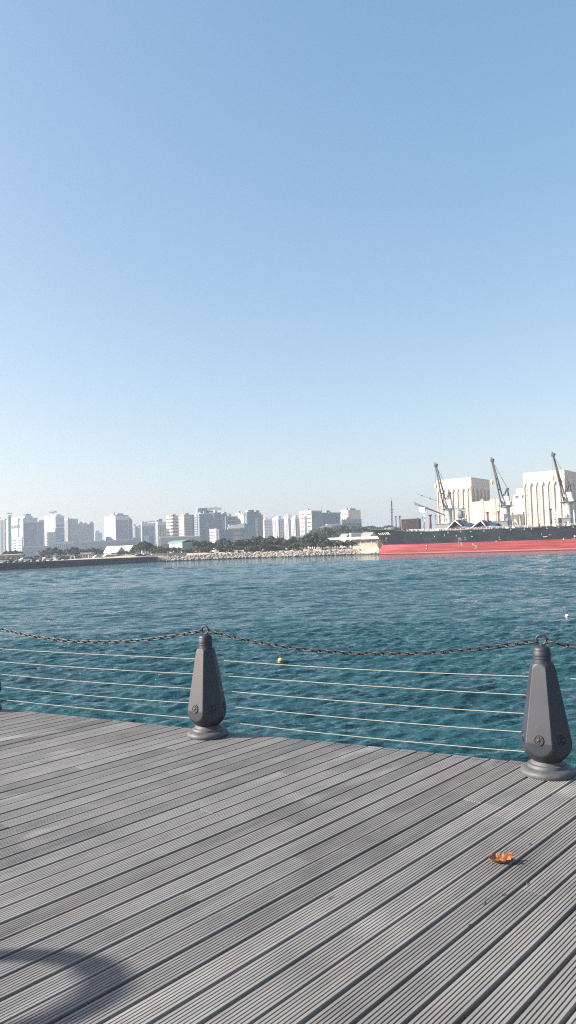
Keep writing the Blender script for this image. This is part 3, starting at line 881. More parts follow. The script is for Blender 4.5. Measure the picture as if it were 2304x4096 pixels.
r, fl, fr, zt, pl = block('hotel', 417, 461, 513, 2064, 1100, 50, M['wall_white'], label='white hotel tower with blank lit side and blue-grey shaded front, spike on its roof', group=G)
panel(r, fl, .38, .44, zf(fl, .05), zf(fl, .98), M['wall_stone'], 'joint_strip', .2); panel(r, fl, .14, .22, zf(fl, .86), zf(fl, .91), M['wall_stone'], 'emblem', .3); panel(r, fl, .62, .72, zf(fl, .86), zf(fl, .91), M['wall_stone'], 'emblem', .3); panel(r, fl, .55, .85, zf(fl, .60), zf(fl, .615), M['wall_stone'], 'emblem', .3)
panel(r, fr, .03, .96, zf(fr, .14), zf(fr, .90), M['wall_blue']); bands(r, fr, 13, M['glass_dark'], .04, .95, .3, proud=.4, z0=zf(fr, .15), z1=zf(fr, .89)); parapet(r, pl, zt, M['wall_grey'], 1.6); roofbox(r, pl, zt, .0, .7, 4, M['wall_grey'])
c = at(457, 2062, 1108); q = MB(); q.tube([(c.x, c.y, c.z), at(457, 2050, 1108)], [1.6, .6], 6); q.build('spike', M['wall_grey'], r)
r, fl, fr, zt, pl = block('office_tower', 511, 514, 529, 2077, 1130, 62, M['wall_blue'], label='narrow blue glass block against the right flank of the hotel', group=G)
bands(r, fr, 12, M['glass_blue']); 
r, fl, fr, zt, pl = block('sloped_pavilion', 419, 422, 447, 2164, 1020, 62, M['wall_grey'], label='glass wedge with steep sloping roof at the foot of the hotel', group=G)
q = MB(); a0 = at(422, 2147, 1020); a1 = at(447, 2164, 1028); a2 = at(422, 2164, 1020); q.extr([a2, a1, a0], (3, 14, 0)); q.build('glass_wedge', M['glass_blue'], r)

def podium(name, x0, x1, y, D, m, label, dark, fins=0, phi=78):
    r, fl, fr, zt, pl = block(name, x0 - 1, x0, x1, y, D, phi, m, label=label, group=G)
    if fins: strips(r, fr, fins, dark, .45, z0=zf(fr, .15), z1=zf(fr, .88))
    else: bands(r, fr, 1, dark, .05, .95, .25, z0=zf(fr, .2), z1=zf(fr, .8))
    parapet(r, pl, zt, M['wall_white'], .8)
    return r
podium('podium_hall', 326, 464, 2168, 960, M['wall_grey'], 'long low grey hall with a dark window line left of the hotel', M['glass_dark'])
podium('podium_hall', 462, 532, 2161, 980, M['wall_grey'], 'pale hall with dark vertical fins below the hotel', M['glass_dark'], 10)
podium('podium_hall', 208, 292, 2170, 900, M['wall_white'], 'white hall with dark vertical slots below the teal tower', M['glass_dark'], 9)
podium('podium_hall', 92, 206, 2188, 900, M['wall_grey'], 'low pale grey hall at the foot of the tallest left towers', M['glass_dark'])
podium('podium_hall', 530, 566, 2152, 1000, M['wall_grey'], 'small hall with slots between the hotel and the white framed block', M['glass_dark'], 5)
podium('podium_hall', 640, 800, 2150, 760, M['wall_grey'], 'low grey hall behind the green roofed building', M['glass_dark'])

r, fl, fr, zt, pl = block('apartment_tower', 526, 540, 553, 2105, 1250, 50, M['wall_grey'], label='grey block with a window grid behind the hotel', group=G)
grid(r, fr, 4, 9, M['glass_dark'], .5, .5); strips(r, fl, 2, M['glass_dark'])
r, fl, fr, zt, pl = block('apartment_tower', 553, 556, 566, 2108, 1260, 60, M['wall_cream'], label='thin cream block just left of the white framed glass block', group=G)
grid(r, fr, 2, 9, M['glass_dark'], .4, .4)
r, fl, fr, zt, pl = block('office_block', 563, 566, 622, 2094, 940, 74, M['wall_white'], label='white framed office block filled with pale teal glass', group=G)
panel(r, fr, .05, .90, zf(fr, .03), zf(fr, .90), M['glass_teal'], proud=.2); panel(r, fr, .10, .52, zf(fr, .03), zf(fr, .60), M['glass_pale'], 'glass_bay', .8); panel(r, fr, .52, .80, zf(fr, .03), zf(fr, .58), M['glass_blue'], 'glass_bay', .8)
grid(r, fr, 1, 8, M['glass_blue'], .6, .5, z0=zf(fr, .05), z1=zf(fr, .6), u0=.06, u1=.16, proud=1.0)
q = MB(); a0 = at(569, 2090, 944); q.tube([a0, at(622, 2084, 950)], .5, 4); q.tube([a0 - Vector((0, 0, 4)), a0 + Vector((0, 0, 1))], .8, 4); q.build('roof_rail', M['steel_grey'], r)
r, fl, fr, zt, pl = block('office_block', 622, 630, 664, 2087, 1000, 56, M['wall_white'], label='block of slim blue vertical glass strips with a stepped white roof', group=G)
strips(r, fr, 5, M['glass_blue'], .55, z1=zf(fr, .88)); strips(r, fl, 2, M['glass_dark'], .5); roofbox(r, pl, zt, .1, .9, 4.0, M['wall_grey'])
r, fl, fr, zt, pl = block('apartment_tower', 664, 690, 714, 2066, 940, 46, M['wall_cream'], label='cream and blue banded tower with a dark balcony corner', group=G)
bands(r, fl, 10, M['glass_dark'], .35, .97, .35); bands(r, fl, 10, M['glass_dark'], .02, .28, .55, proud=.5, name='balcony'); bands(r, fr, 10, M['glass_blue'], .06, .95, .5); parapet(r, pl, zt, M['wall_beige'], 1); roofbox(r, pl, zt, .05, .8, 3.0, M['wall_beige'])
r, fl, fr, zt, pl = block('apartment_tower', 714, 735, 738, 2066, 960, 40, M['wall_cream'], label='slim bright cream tower right of the banded tower', group=G)
bands(r, fl, 11, M['glass_dark'], .5, .98, .3); parapet(r, pl, zt, M['wall_cream'], .8)
r, fl, fr, zt, pl = block('apartment_tower', 735, 738, 776, 2062, 980, 64, M['wall_grey'], label='grey tower of stacked balconies with a dark right edge', group=G)
bands(r, fr, 13, M['wall_stone'], .04, .80, .45, proud=.5, name='balcony'); panel(r, fr, .84, .99, zf(fr, .05), zf(fr, 1.0), M['glass_dark'], 'window_strip'); parapet(r, pl, zt, M['wall_beige'], 1)
r, fl, fr, zt, pl = block('apartment_tower', 776, 788, 794, 2062, 1000, 50, M['wall_grey'], label='slim pale balcony tower left of the big blue block', group=G)
bands(r, fl, 14, M['glass_dark'], .05, .95, .4)
r, fl, fr, zt, pl = block('office_block', 783, 790, 815, 2038, 1150, 60, M['wall_grey'], label='pale roof block rising behind the big blue block', group=G)
bands(r, fr, 12, M['glass_dark'])
r, fl, fr, zt, pl = block('office_block', 790, 797, 852, 2058, 900, 62, M['wall_blue'], label='big blue-grey office block with a column of pale windows', group=G)
bands(r, fr, 14, M['wall_grey'], .48, .64, .35, proud=.2, name='balcony', z1=zf(fr, .9)); bands(r, fr, 14, M['glass_blue'], .03, .45, .5, proud=.12); strips(r, fl, 2, M['glass_pale'], .4); parapet(r, pl, zt, M['wall_grey'], 1)
r, fl, fr, zt, pl = block('office_block', 799, 803, 868, 2044, 960, 66, M['wall_blue'], label='tallest slate blue block in the middle under a thin projecting roof', group=G)
bands(r, fr, 16, M['glass_blue'], .03, .97, .5)
q = MB(); a0 = at(801, 2033, 955); a1 = at(870, 2028, 975); q.extr([a0, a1, a1 + Vector((0, 0, -3.6)), a0 + Vector((0, 0, -2.6))], (4, 16, 0)); q.build('roof_slab', M['roof_white'], r)
q = MB(); q.extr([at(801, 2034, 954), at(822, 2032, 958), at(822, 2050, 958), at(801, 2050, 954)], (3, 10, 0)); q.build('roof_house', M['wall_blue'], r)
r, fl, fr, zt, pl = block('office_block', 848, 850, 884, 2050, 940, 66, M['wall_blue'], label='blue banded block just right of the tallest slate block', group=G)
bands(r, fr, 14, M['wall_grey'], .03, .97, .3, name='floor_slab')
q = MB(); q.extr([at(835, 2049, 930), at(852, 2049, 932), at(850, 2070, 932), at(845, 2066, 931)], (1, 2, 0)); q.build('white_sail', M['roof_white'], r)
r, fl, fr, zt, pl = block('office_block', 882, 884, 922, 2056, 1000, 66, M['wall_grey'], label='grey banded block with stepped top right of the blue blocks', group=G)
bands(r, fr, 12, M['glass_blue'], .03, .97, .5)
r, fl, fr, zt, pl = block('office_block', 898, 902, 952, 2066, 940, 66, M['wall_grey'], label='broad beige and blue terraced block with sloping right end', group=G)
bands(r, fr, 9, M['glass_blue'], .03, .85, .45); 
q = MB(); q.extr([at(952, 2074, 952), at(962, 2104, 954), at(952, 2104, 952)], (2, 10, 0)); q.build('sloped_end', M['wall_beige'], r)
r, fl, fr, zt, pl = block('terrace_block', 868, 876, 932, 2118, 850, 62, M['wall_blue'], label='low dark blue block in front of the terraced blocks', group=G)
bands(r, fr, 4, M['glass_blue'], .03, .97, .4)
r, fl, fr, zt, pl = block('apartment_block', 838, 864, 872, 2118, 830, 45, M['wall_white'], label='low white block with grey bands left of the dark blue low block', group=G)
bands(r, fl, 6, M['glass_dark'], .04, .96, .35); parapet(r, pl, zt, M['roof_white'], .8)
r, fl, fr, zt, pl = block('terrace_block', 908, 912, 980, 2110, 900, 70, M['wall_beige'], label='pale terraced block stepping up to the dark glass tower', group=G)
bands(r, fr, 4, M['glass_dark'], .03, .97, .3)
q = MB(); q.extr([at(912, 2106, 895), at(978, 2092, 900), at(978, 2112, 900), at(912, 2114, 895)], (1, 8, 0)); q.build('terrace_roof', M['roof_white'], r)
r, fl, fr, zt, pl = block('apartment_tower', 940, 974, 980, 2052, 1080, 38, M['wall_cream'], label='cream tower showing left of the dark blue glass tower', group=G)
bands(r, fl, 12, M['glass_dark'], .6, .98, .3)
q = MB(); q.extr([at(955, 2056, 1060), at(992, 2044, 1060), at(992, 2048, 1060), at(955, 2058, 1060)], (2, 20, 0)); q.build('roof_blade', M['roof_white'], r)
r, fl, fr, zt, pl = block('glass_tower', 978, 988, 1036, 2048, 900, 60, M['wall_blue'], label='dark blue glass tower with a stepped top in the middle of the skyline', group=G)
panel(r, fr, .05, .55, zf(fr, .55), zf(fr, .93), M['glass_blue']); panel(r, fr, .60, .90, zf(fr, .5), zf(fr, .85), M['glass_teal']); panel(r, fr, .70, .75, zf(fr, .5), zf(fr, .75), M['roof_white'], 'fin', .5)
panel(r, fl, .2, .8, zf(fl, .1), zf(fl, .9), M['glass_teal']); roofbox(r, pl, zt, .1, .5, 2.5, M['wall_blue']); 
q = MB(); a0 = at(975, 2150, 890)
q.extr([at(980, 2099, 888), at(1020, 2099, 892), at(1028, 2160, 892), at(972, 2160, 888)], (2, 8, 0)); q.build('lower_prism', M['glass_blue'], r)
for xx, yy in ((993, 2043), (1031, 2043)):
    c = at(xx, yy, 905); MB().box((c.x, c.y, c.z - 2), (4, 4, 5)).build('roof_house', M['wall_blue'], r)
r, fl, fr, zt, pl = block('glass_tower', 1034, 1036, 1051, 2058, 930, 68, M['wall_beige'], label='beige flank block attached right of the dark blue glass tower', group=G)
strips(r, fr, 2, M['glass_blue'], .4)
r, fl, fr, zt, pl = block('apartment_tower', 1048, 1056, 1096, 2078, 1250, 58, M['wall_white'], label='pale grey hazy tower right of the dark blue glass tower', group=G)
grid(r, fr, 5, 9, M['wall_grey'], .5, .4); 
for xx, yy in ((1064, 2072), (1087, 2072)):
    c = at(xx, yy, 1270); MB().box((c.x, c.y, c.z - 3), (6, 6, 8)).build('roof_house', M['wall_white'], r)
for (x0, x1, x2, yt, D_, lab) in ((1090, 1112, 1136, 2075, 1010, 'white tower with tall column strips, left of a pair'), (1136, 1152, 1170, 2070, 1000, 'white tower with tall column strips, middle of three'), (1164, 1180, 1200, 2074, 990, 'white and blue tower with tall column strips, beside the cream banded block')):
    r, fl, fr, zt, pl = block('apartment_tower', x0, x1, x2, yt, D_, 46, M['wall_white'], label=lab, group=G)
    strips(r, fl, 3, M['glass_dark'], .35); strips(r, fr, 3, M['glass_blue'], .45); bands(r, fr, 10, M['wall_white'], .3, .6, .4, proud=.35, name='balcony'); roofbox(r, pl, zt, .1, .5, 4, M['wall_white']); roofbox(r, pl, zt, .6, .9, 2.5, M['wall_white']); parapet(r, pl, zt, M['roof_white'], .7)
r, fl, fr, zt, pl = block('office_block', 1197, 1245, 1287, 2044, 860, 44, M['wall_cream'], label='cream block with glass centre strip and blue glass flank', group=G)
bands(r, fl, 8, M['glass_dark'], .04, .36, .3); bands(r, fl, 8, M['glass_dark'], .62, .96, .3); panel(r, fl, .40, .58, zf(fl, .05), zf(fl, .88), M['glass_blue'], 'window_strip'); panel(r, fr, .02, .98, zf(fr, .02), zf(fr, .99), M['glass_blue'])
parapet(r, pl, zt, M['wall_cream'], .8)
q = MB(); q.tube([at(1242, 2044, 862), at(1242, 2032, 862)], .25, 4); q.build('antenna', M['steel_grey'], r)
q = MB(); q.tube([at(1286, 2044, 880), at(1286, 2024, 880)], .25, 4); q.build('antenna', M['steel_grey'], r)
r, fl, fr, zt, pl = block('office_block', 1284, 1288, 1360, 2054, 900, 66, M['wall_blue'], label='dark blue block with an overhanging flat roof', group=G)
bands(r, fr, 7, M['glass_blue'], .04, .96, .5, z1=zf(fr, .86)); parapet(r, pl, zt, M['wall_blue'], 1.0, 1.5, 'roof_overhang'); panel(r, fr, .82, .97, zf(fr, .5), zf(fr, .9), M['glass_blue'], 'glass_bay', .8)
r, fl, fr, zt, pl = block('apartment_block', 1364, 1392, 1442, 2042, 800, 50, M['wall_cream'], label='beige block standing alone at the right end of the skyline above dark trees', group=G)
grid(r, fl, 3, 5, M['glass_dark'], .4, .5, z0=zf(fl, .4)); grid(r, fr, 5, 6, M['wall_stone'], .35, .35, z0=zf(fr, .3)); roofbox(r, pl, zt, .0, .7, 2.5, M['wall_beige']); parapet(r, pl, zt, M['wall_cream'], .8)
r, fl, fr, zt, pl = block('podium_hall', 1363, 1366, 1446, 2078, 760, 70, M['wall_grey'], label='low grey base in front of the lone beige block', group=G)
bands(r, fr, 3, M['glass_dark'], .03, .97, .25)
r, fl, fr, zt, pl = block('pavilion', 1303, 1308, 1364, 2096, 620, 70, M['wall_white'], label='white pavilion half hidden by trees below the dark blue block', group=G)
bands(r, fr, 1, M['wall_grey'], .05, .95, .1)
q = MB(); q.extr([at(1272, 2112, 600), at(1309, 2098, 606), at(1309, 2104, 606), at(1272, 2116, 600)], (2, 12, 0)); q.build('sloped_roof', M['roof_white'], r)

# far filler blocks low behind
for k, (x0, x1, y, D_) in enumerate(((560, 640, 2140, 1500), (395, 430, 2160, 1500), (1040, 1130, 2130, 1400), (1190, 1260, 2125, 1300), (20, 60, 2150, 1300))):
    r, fl, fr, zt, pl = block('apartment_block', x0 - 1, x0, x1, y, D_, 74, M['wall_beige'], label=['low beige block behind the white framed glass block', 'low beige block behind the gap left of the hotel', 'low beige block behind the hazy pale tower', 'low beige block behind the cream banded block', 'low beige block behind the leftmost towers'][k], group=G)
    grid(r, fr, 6, 4, M['glass_dark'], .4, .4)

# ---- near shore buildings
def gable_house(name, x0, x1, xr, yb, ye, yr, D, phi, label, mw, mr, cat='building'):
    """long side x0..x1 facing left-front with the eaves at ye, ridge at yr"""
    C = at(x1, hor(x1), D); p_ = R(phi)
    dL = Vector((-math.cos(p_), math.sin(p_), 0)); dR = Vector((math.sin(p_), math.cos(p_), 0))
    WL = hit(C, dL, x0); WR = min(abs(hit(C, dR, xr)), 30)
    ze = at(x1, ye, D).z; zr = at(x1, yr, D).z
    root = empty(name, (C.x, C.y, GZ), label, cat)
    A = C; B = C + dR * WR
    pts = [A, B, B + dL * WL, A + dL * WL]
    MB().prism([(p.x, p.y) for p in pts], GZ, ze).build('wall', mw, root)
    mid = (A + B) / 2
    tri = lambda p: [Vector((p.x, p.y, 0)), None]
    q = MB(); o_ = .5
    e0 = A - dR * o_ - dL * o_; e1 = B + dR * o_ - dL * o_; mm = (e0 + e1) / 2
    q.extr([Vector((e0.x, e0.y, ze)), Vector((e1.x, e1.y, ze)), Vector((mm.x, mm.y, zr))], dL * (WL + 2 * o_))
    q.build('roof', mr, root)
    g = (A + B) / 2 - dL * (o_ + .06)
    q = MB(); q.extr([Vector((A.x, A.y, ze + .1)) - dL * (o_ + .05), Vector((B.x, B.y, ze + .1)) - dL * (o_ + .05), Vector((g.x, g.y, zr - .6))], dL * .04); q.build('gable', mw, root)
    return root
gable_house('tent_house', 415, 470, 500, 2235, 2209, 2184, 420, 50, 'low building with a bright white pitched roof among the trees behind the quay', M['wall_grey'], M['roof_white'])
gable_house('tent_house', 468, 520, 540, 2235, 2200, 2182, 470, 50, 'second white pitched roof just right of and behind the bright tent roof', M['wall_grey'], M['roof_white'])
gable_house('gabled_house', 1360, 1384, 1404, 2160, 2150, 2134, 390, 40, 'small grey gabled house above the long white canopy, left of the white box', M['wall_stone'], M['wall_beige'])
gable_house('gabled_house', 1440, 1480, 1512, 2160, 2145, 2128, 400, 42, 'grey gabled house above the long white canopy near the ship bow', M['wall_stone'], M['wall_beige'])
r, fl, fr, zt, pl = block('white_shed', 1398, 1404, 1444, 2134, 385, 74, M['wall_white'], label='plain white box building between the two gabled houses', group=None)
bands(r, fr, 1, M['wall_grey'], .8, .92, .6); parapet(r, pl, zt, M['roof_white'], .3, .15)
r, fl, fr, zt, pl = block('white_shed', 1153, 1157, 1216, 2148, 380, 76, M['wall_white'], label='flat white shed behind the shore shrubs below the cream banded block')
panel(r, fr, .22, .30, zf(fr, .3), zf(fr, .6), mat('sign_red', (.5, .1, .08)), 'sign', .1); parapet(r, pl, zt, M['roof_white'], .3, .2)
# long canopy
root = empty('canopy', at(1410, 2190, 372), 'long white canopy roof running to the ship bow above a sandy bank', 'canopy')
q = MB(); c0 = at(1290, 2153, 372); c1 = at(1530, 2144, 352)
q.extr([c0, c1, c1 + Vector((0, 0, -1.1)), c0 + Vector((0, 0, -1.0))], (3, 12, 0)); q.build('roof', M['roof_white'], root)
for k in range(7):
    p = c0.lerp(c1, .45 + k * .09) + Vector((.6, 2, -.9)); MB().tube([(p.x, p.y, GZ), p], .18, 6).build('post', M['wall_white'], root)
q = MB(); p0 = c0.lerp(c1, .5) + Vector((2, 9, 0)); p1 = c1 + Vector((2, 9, 0)); q.prism([(p0.x, p0.y), (p1.x, p1.y), (p1.x, p1.y + .5), (p0.x, p0.y + .5)], GZ, c1.z - 1.2); q.build('back_wall', M['wall_stone'], root)
# steps and ramp
root = empty('stone_steps', on_z(1450, 2217, 0), 'pale stone steps and ramp on the bank left of the ship bow', 'steps')
for k in range(6):
    a0 = on_z(1418 + k * 2, 2219, 0); a1 = on_z(1524, 2216, 0); t = Vector((0, 5.0 + k * 2.6, 0))
    q = MB(); q.prism([(a0.x, a0.y + t.y - 1), (a1.x, a1.y + t.y - 1), (a1.x, a1.y + t.y + 1.9), (a0.x, a0.y + t.y + 1.9)], 1.0, 2.1 + k * .62); q.build('step', M['wall_cream'] if k % 2 else M['silo_stone'], root)
a0 = on_z(1395, 2219, 0); a1 = on_z(1530, 2216, 0)
q = MB(); q.prism([(a0.x, a0.y - .5), (a1.x, a1.y - .5), (a1.x, a1.y + 4), (a0.x, a0.y + 5)], -.5, 1.9); q.build('ramp', M['wall_cream'], root)

# green roofed hall
root = empty('green_roofed_hall', at(735, 2200, 420), 'hall with a shallow curved green roof, white side wall and glazed front', 'building')
C = at(729, hor(729), 400); p_ = R(55); dL = Vector((-math.cos(p_), math.sin(p_), 0)); dR = Vector((math.sin(p_), math.cos(p_), 0))
WL = hit(C, dL, 678); WR = hit(C, dR, 792)
pts = [C, C + dR * WR, C + dR * WR + dL * WL, C + dL * WL]
ze = at(729, 2169, 400).z
MB().prism([(p.x, p.y) for p in pts], GZ, ze).build('wall', M['wall_white'], root)
f = Face(C, dR, WR, Vector((math.cos(p_), -math.sin(p_), 0)), GZ, ze); panel(root, f, .02, .98, GZ + .5, ze - .2, M['glass_teal'], proud=.25)
q = MB(); prof = []
for i in range(13):
    t = i / 12; p = C + dR * (WR * (t * 1.1 - .05)) - dL * 1; prof.append(Vector((p.x, p.y, ze + .1 + 1.3 * math.sin(t * math.pi) ** .8)))
prof += [p - Vector((0, 0, .45)) for p in reversed(prof)]
q.extr(prof, dL * (WL + 2)); q.build('roof', M['roof_green'], root)
f2 = Face(C, dL, WL, Vector((-math.sin(p_), -math.cos(p_), 0)), GZ, ze)
for (u0, u1) in ((.15, .3), (.45, .6), (.72, .86)): panel(root, f2, u0, u1, GZ + .5, GZ + 3, M['glass_dark'], 'door', .1)

# ------------------------------------------------------------------ silos
def silo(name, xl, xc, xr, ytop, D, phi, nl, nr, label, zs, za):
    C = at(xc, ytop, D); zt = C.z; p_ = R(phi)
    dL = Vector((-math.cos(p_), math.sin(p_), 0)); dR = Vector((math.sin(p_), math.cos(p_), 0))
    nL = Vector((-math.sin(p_), -math.cos(p_), 0)); nR = Vector((math.cos(p_), -math.sin(p_), 0))
    WL = hit(C, dL, xl, ytop); WR = min(hit(C, dR, xr, ytop), 60)
    root = empty(name, (C.x, C.y, GZ), label, 'grain silo')
    T = .95
    core = C - nL * T - nR * T
    pts = [core, core + dR * (WR - T), core + dR * (WR - T) + dL * (WL - T), core + dL * (WL - T)]
    MB().prism([(p.x, p.y) for p in pts], GZ, zt - 1).build('wall', M['silo'], root)
    pts = [C, C + dR * WR, C + dR * WR + dL * WL, C + dL * WL]
    MB().prism([(p.x, p.y) for p in pts], za + .6, zt).build('upper_wall', M['silo'], root)
    parapet(root, [(p.x, p.y) for p in pts], zt + .2, M['wall_cream'], .5, .25)
    for (d, n, W, nb) in ((dL, nL, WL, nl), (dR, nR, WR, nr)):
        bw = W / nb
        for i in range(nb):
            def pt(u, z, dep=0): p = C + d * (bw * (i + u)) - n * dep; return Vector((p.x, p.y, z))
            q = MB()   # arched frame of one bay
            j = .16
            q.extr([pt(0, GZ), pt(j, GZ), pt(j, za + .6), pt(0, za + .6)], -n * (T + .2))
            q.extr([pt(1 - j, GZ), pt(1, GZ), pt(1, za + .6), pt(1 - j, za + .6)], -n * (T + .2))
            q.extr([pt(j, zs), pt(.5, za), pt(.5, za + .6), pt(j, za + .6)], -n * (T + .2))
            q.extr([pt(.5, za), pt(1 - j, zs), pt(1 - j, za + .6), pt(.5, za + .6)], -n * (T + .2))
            q.build('arch_bay', M['silo'], root)
            if i % 2 == 0:
                q = MB(); q.extr([pt(j + .01, GZ, .5), pt(1 - j - .01, GZ, .5), pt(1 - j - .01, zs, .5), pt(.5, za - .1, .5), pt(j + .01, zs, .5)], -n * .4)
                for zz in np.arange(GZ + 5, zs - 1, 3.0):
                    for rd in (1.0,):
                        pr = []
                        for k in range(6):
                            a_ = k * math.pi / 3; pr.append(pt(.5 + math.cos(a_) * .17, zz + math.sin(a_) * .9, .32))
                        q.extr(pr, -n * .25)
                        q.extr([pt(.5 - .26, zz + 1.4, .38), pt(.5 + .26, zz + 1.4, .38), pt(.5 + .26, zz + 1.6, .38), pt(.5 - .26, zz + 1.6, .38)], -n * .2)
                q.build('pattern_panel', M['silo_pat'], root)
            else:
                q = MB(); q.extr([pt(.5, GZ, .62), pt(.83, GZ, .94), pt(.17, GZ, .94)], Vector((0, 0, zs - GZ))); q.build('rib', M['silo'], root)
            q = MB(); q.extr([pt(.43, zt - 3.2, -.05), pt(.57, zt - 3.2, -.05), pt(.57, zt - 2.5, -.05), pt(.43, zt - 2.5, -.05)], -n * .2); q.build('vent', M['wall_stone'], root)
    return root
M['silo_pat'] = mat('silo_patterned', (.37, .33, .29), .9, scale=1.3, var=.35)
silo('grain_silo', 1745, 1884, 1957, 1913, 470, 36, 7, 5, 'cream grain silo block with pointed-arch bays behind the first two ship cranes', 36.2, 38.8)
silo('grain_silo', 2090, 2257, 2360, 1883, 430, 36, 7, 5, 'taller cream grain silo block with pointed-arch bays at the right edge', 35.6, 38.4)
r, fl, fr, zt, pl = block('silo_annex', 1888, 2006, 2016, 2002, 458, 36, M['silo'], label='low cream annex between the two silo blocks, behind the middle crane', cat='building')
for u in (.60, .30, .20, .08):
    z1 = zt + .6; wv = .05 if u < .5 else .06
    q = MB()
    def pp(uu, z, dep=-.3): p = fl.P + fl.d * (fl.W * uu) - fl.n * dep; return Vector((p.x, p.y, z))
    q.extr([pp(u, GZ), pp(u + wv * 2, GZ), pp(u + wv * 2, z1), pp(u + wv, z1 + 1.4), pp(u, z1)], -fl.n * .8); q.build('pilaster', M['silo_pat'], r)
parapet(r, pl, zt, M['silo'], .3, .15)
r, fl, fr, zt, pl = block('silo_annex', 2026, 2096, 2104, 1994, 448, 36, M['silo'], label='stepped cream annex joined to the left side of the taller silo', cat='building')
for u in (.72, .86):
    q = MB()
    def pp(uu, z, dep=-.3): p = fl.P + fl.d * (fl.W * uu) - fl.n * dep; return Vector((p.x, p.y, z))
    q.extr([pp(u, GZ), pp(u + .09, GZ), pp(u + .09, zt + .6), pp(u + .045, zt + 1.6), pp(u, zt + .6)], -fl.n * .8); q.build('pilaster', M['silo_pat'], r)
block('silo_annex', 2064, 2100, 2106, 1953, 452, 36, M['silo'], parent=r, z0=zt + .01, part='stair_tower')
b2 = block('silo_annex', 2052, 2098, 2104, 1977, 450, 36, M['silo'], parent=r, z0=zt + .012, part='upper_storey')
for (u0, u1) in ((.05, .25), (.55, .8)): panel(r, b2[1], u0, u1, zt + .6, b2[3] - .5, M['glass_dark'], 'window', .1)
# dark portal building with an arch
root = empty('portal_building', at(2068, 2110, 330), 'olive grey portal building with concentric pale arches left of the taller silo', 'building')
A0 = at(2034, 2059, 330); A1 = at(2099, 2057, 326)
M['olive'] = mat('olive_panel', (.12, .12, .10), .8, scale=.5, var=.25)
M['olive_pale'] = mat('pale_arch', (.32, .30, .27), .8, scale=.5, var=.15)
q = MB(); q.prism([(A0.x, A0.y), (A1.x, A1.y), (A1.x + 3, A1.y + 10), (A0.x + 3, A0.y + 10)], GZ, A0.z); q.build('wall', M['olive'], root)
dd = (A1 - A0); dd.z = 0; Wp = dd.length; dd.normalize(); nn = Vector((dd.y, -dd.x, 0)); fp = Face(Vector((A0.x, A0.y, 0)), dd, Wp, nn, GZ, A0.z)
H = A0.z - GZ
for (u0, u1, t, pr, mm) in ((.16, .60, .86, .25, 'olive_pale'), (.22, .54, .74, .40, 'olive'), (.30, .46, .45, .55, 'olive_pale'), (.66, .74, .95, .25, 'olive_pale'), (.86, .90, .6, .25, 'olive_pale')):
    MB().extr(arch_poly(fp, u0, u1, GZ, GZ + H * t * .55, GZ + H * t, pr), -nn * .2).build('arch', M[mm], root)

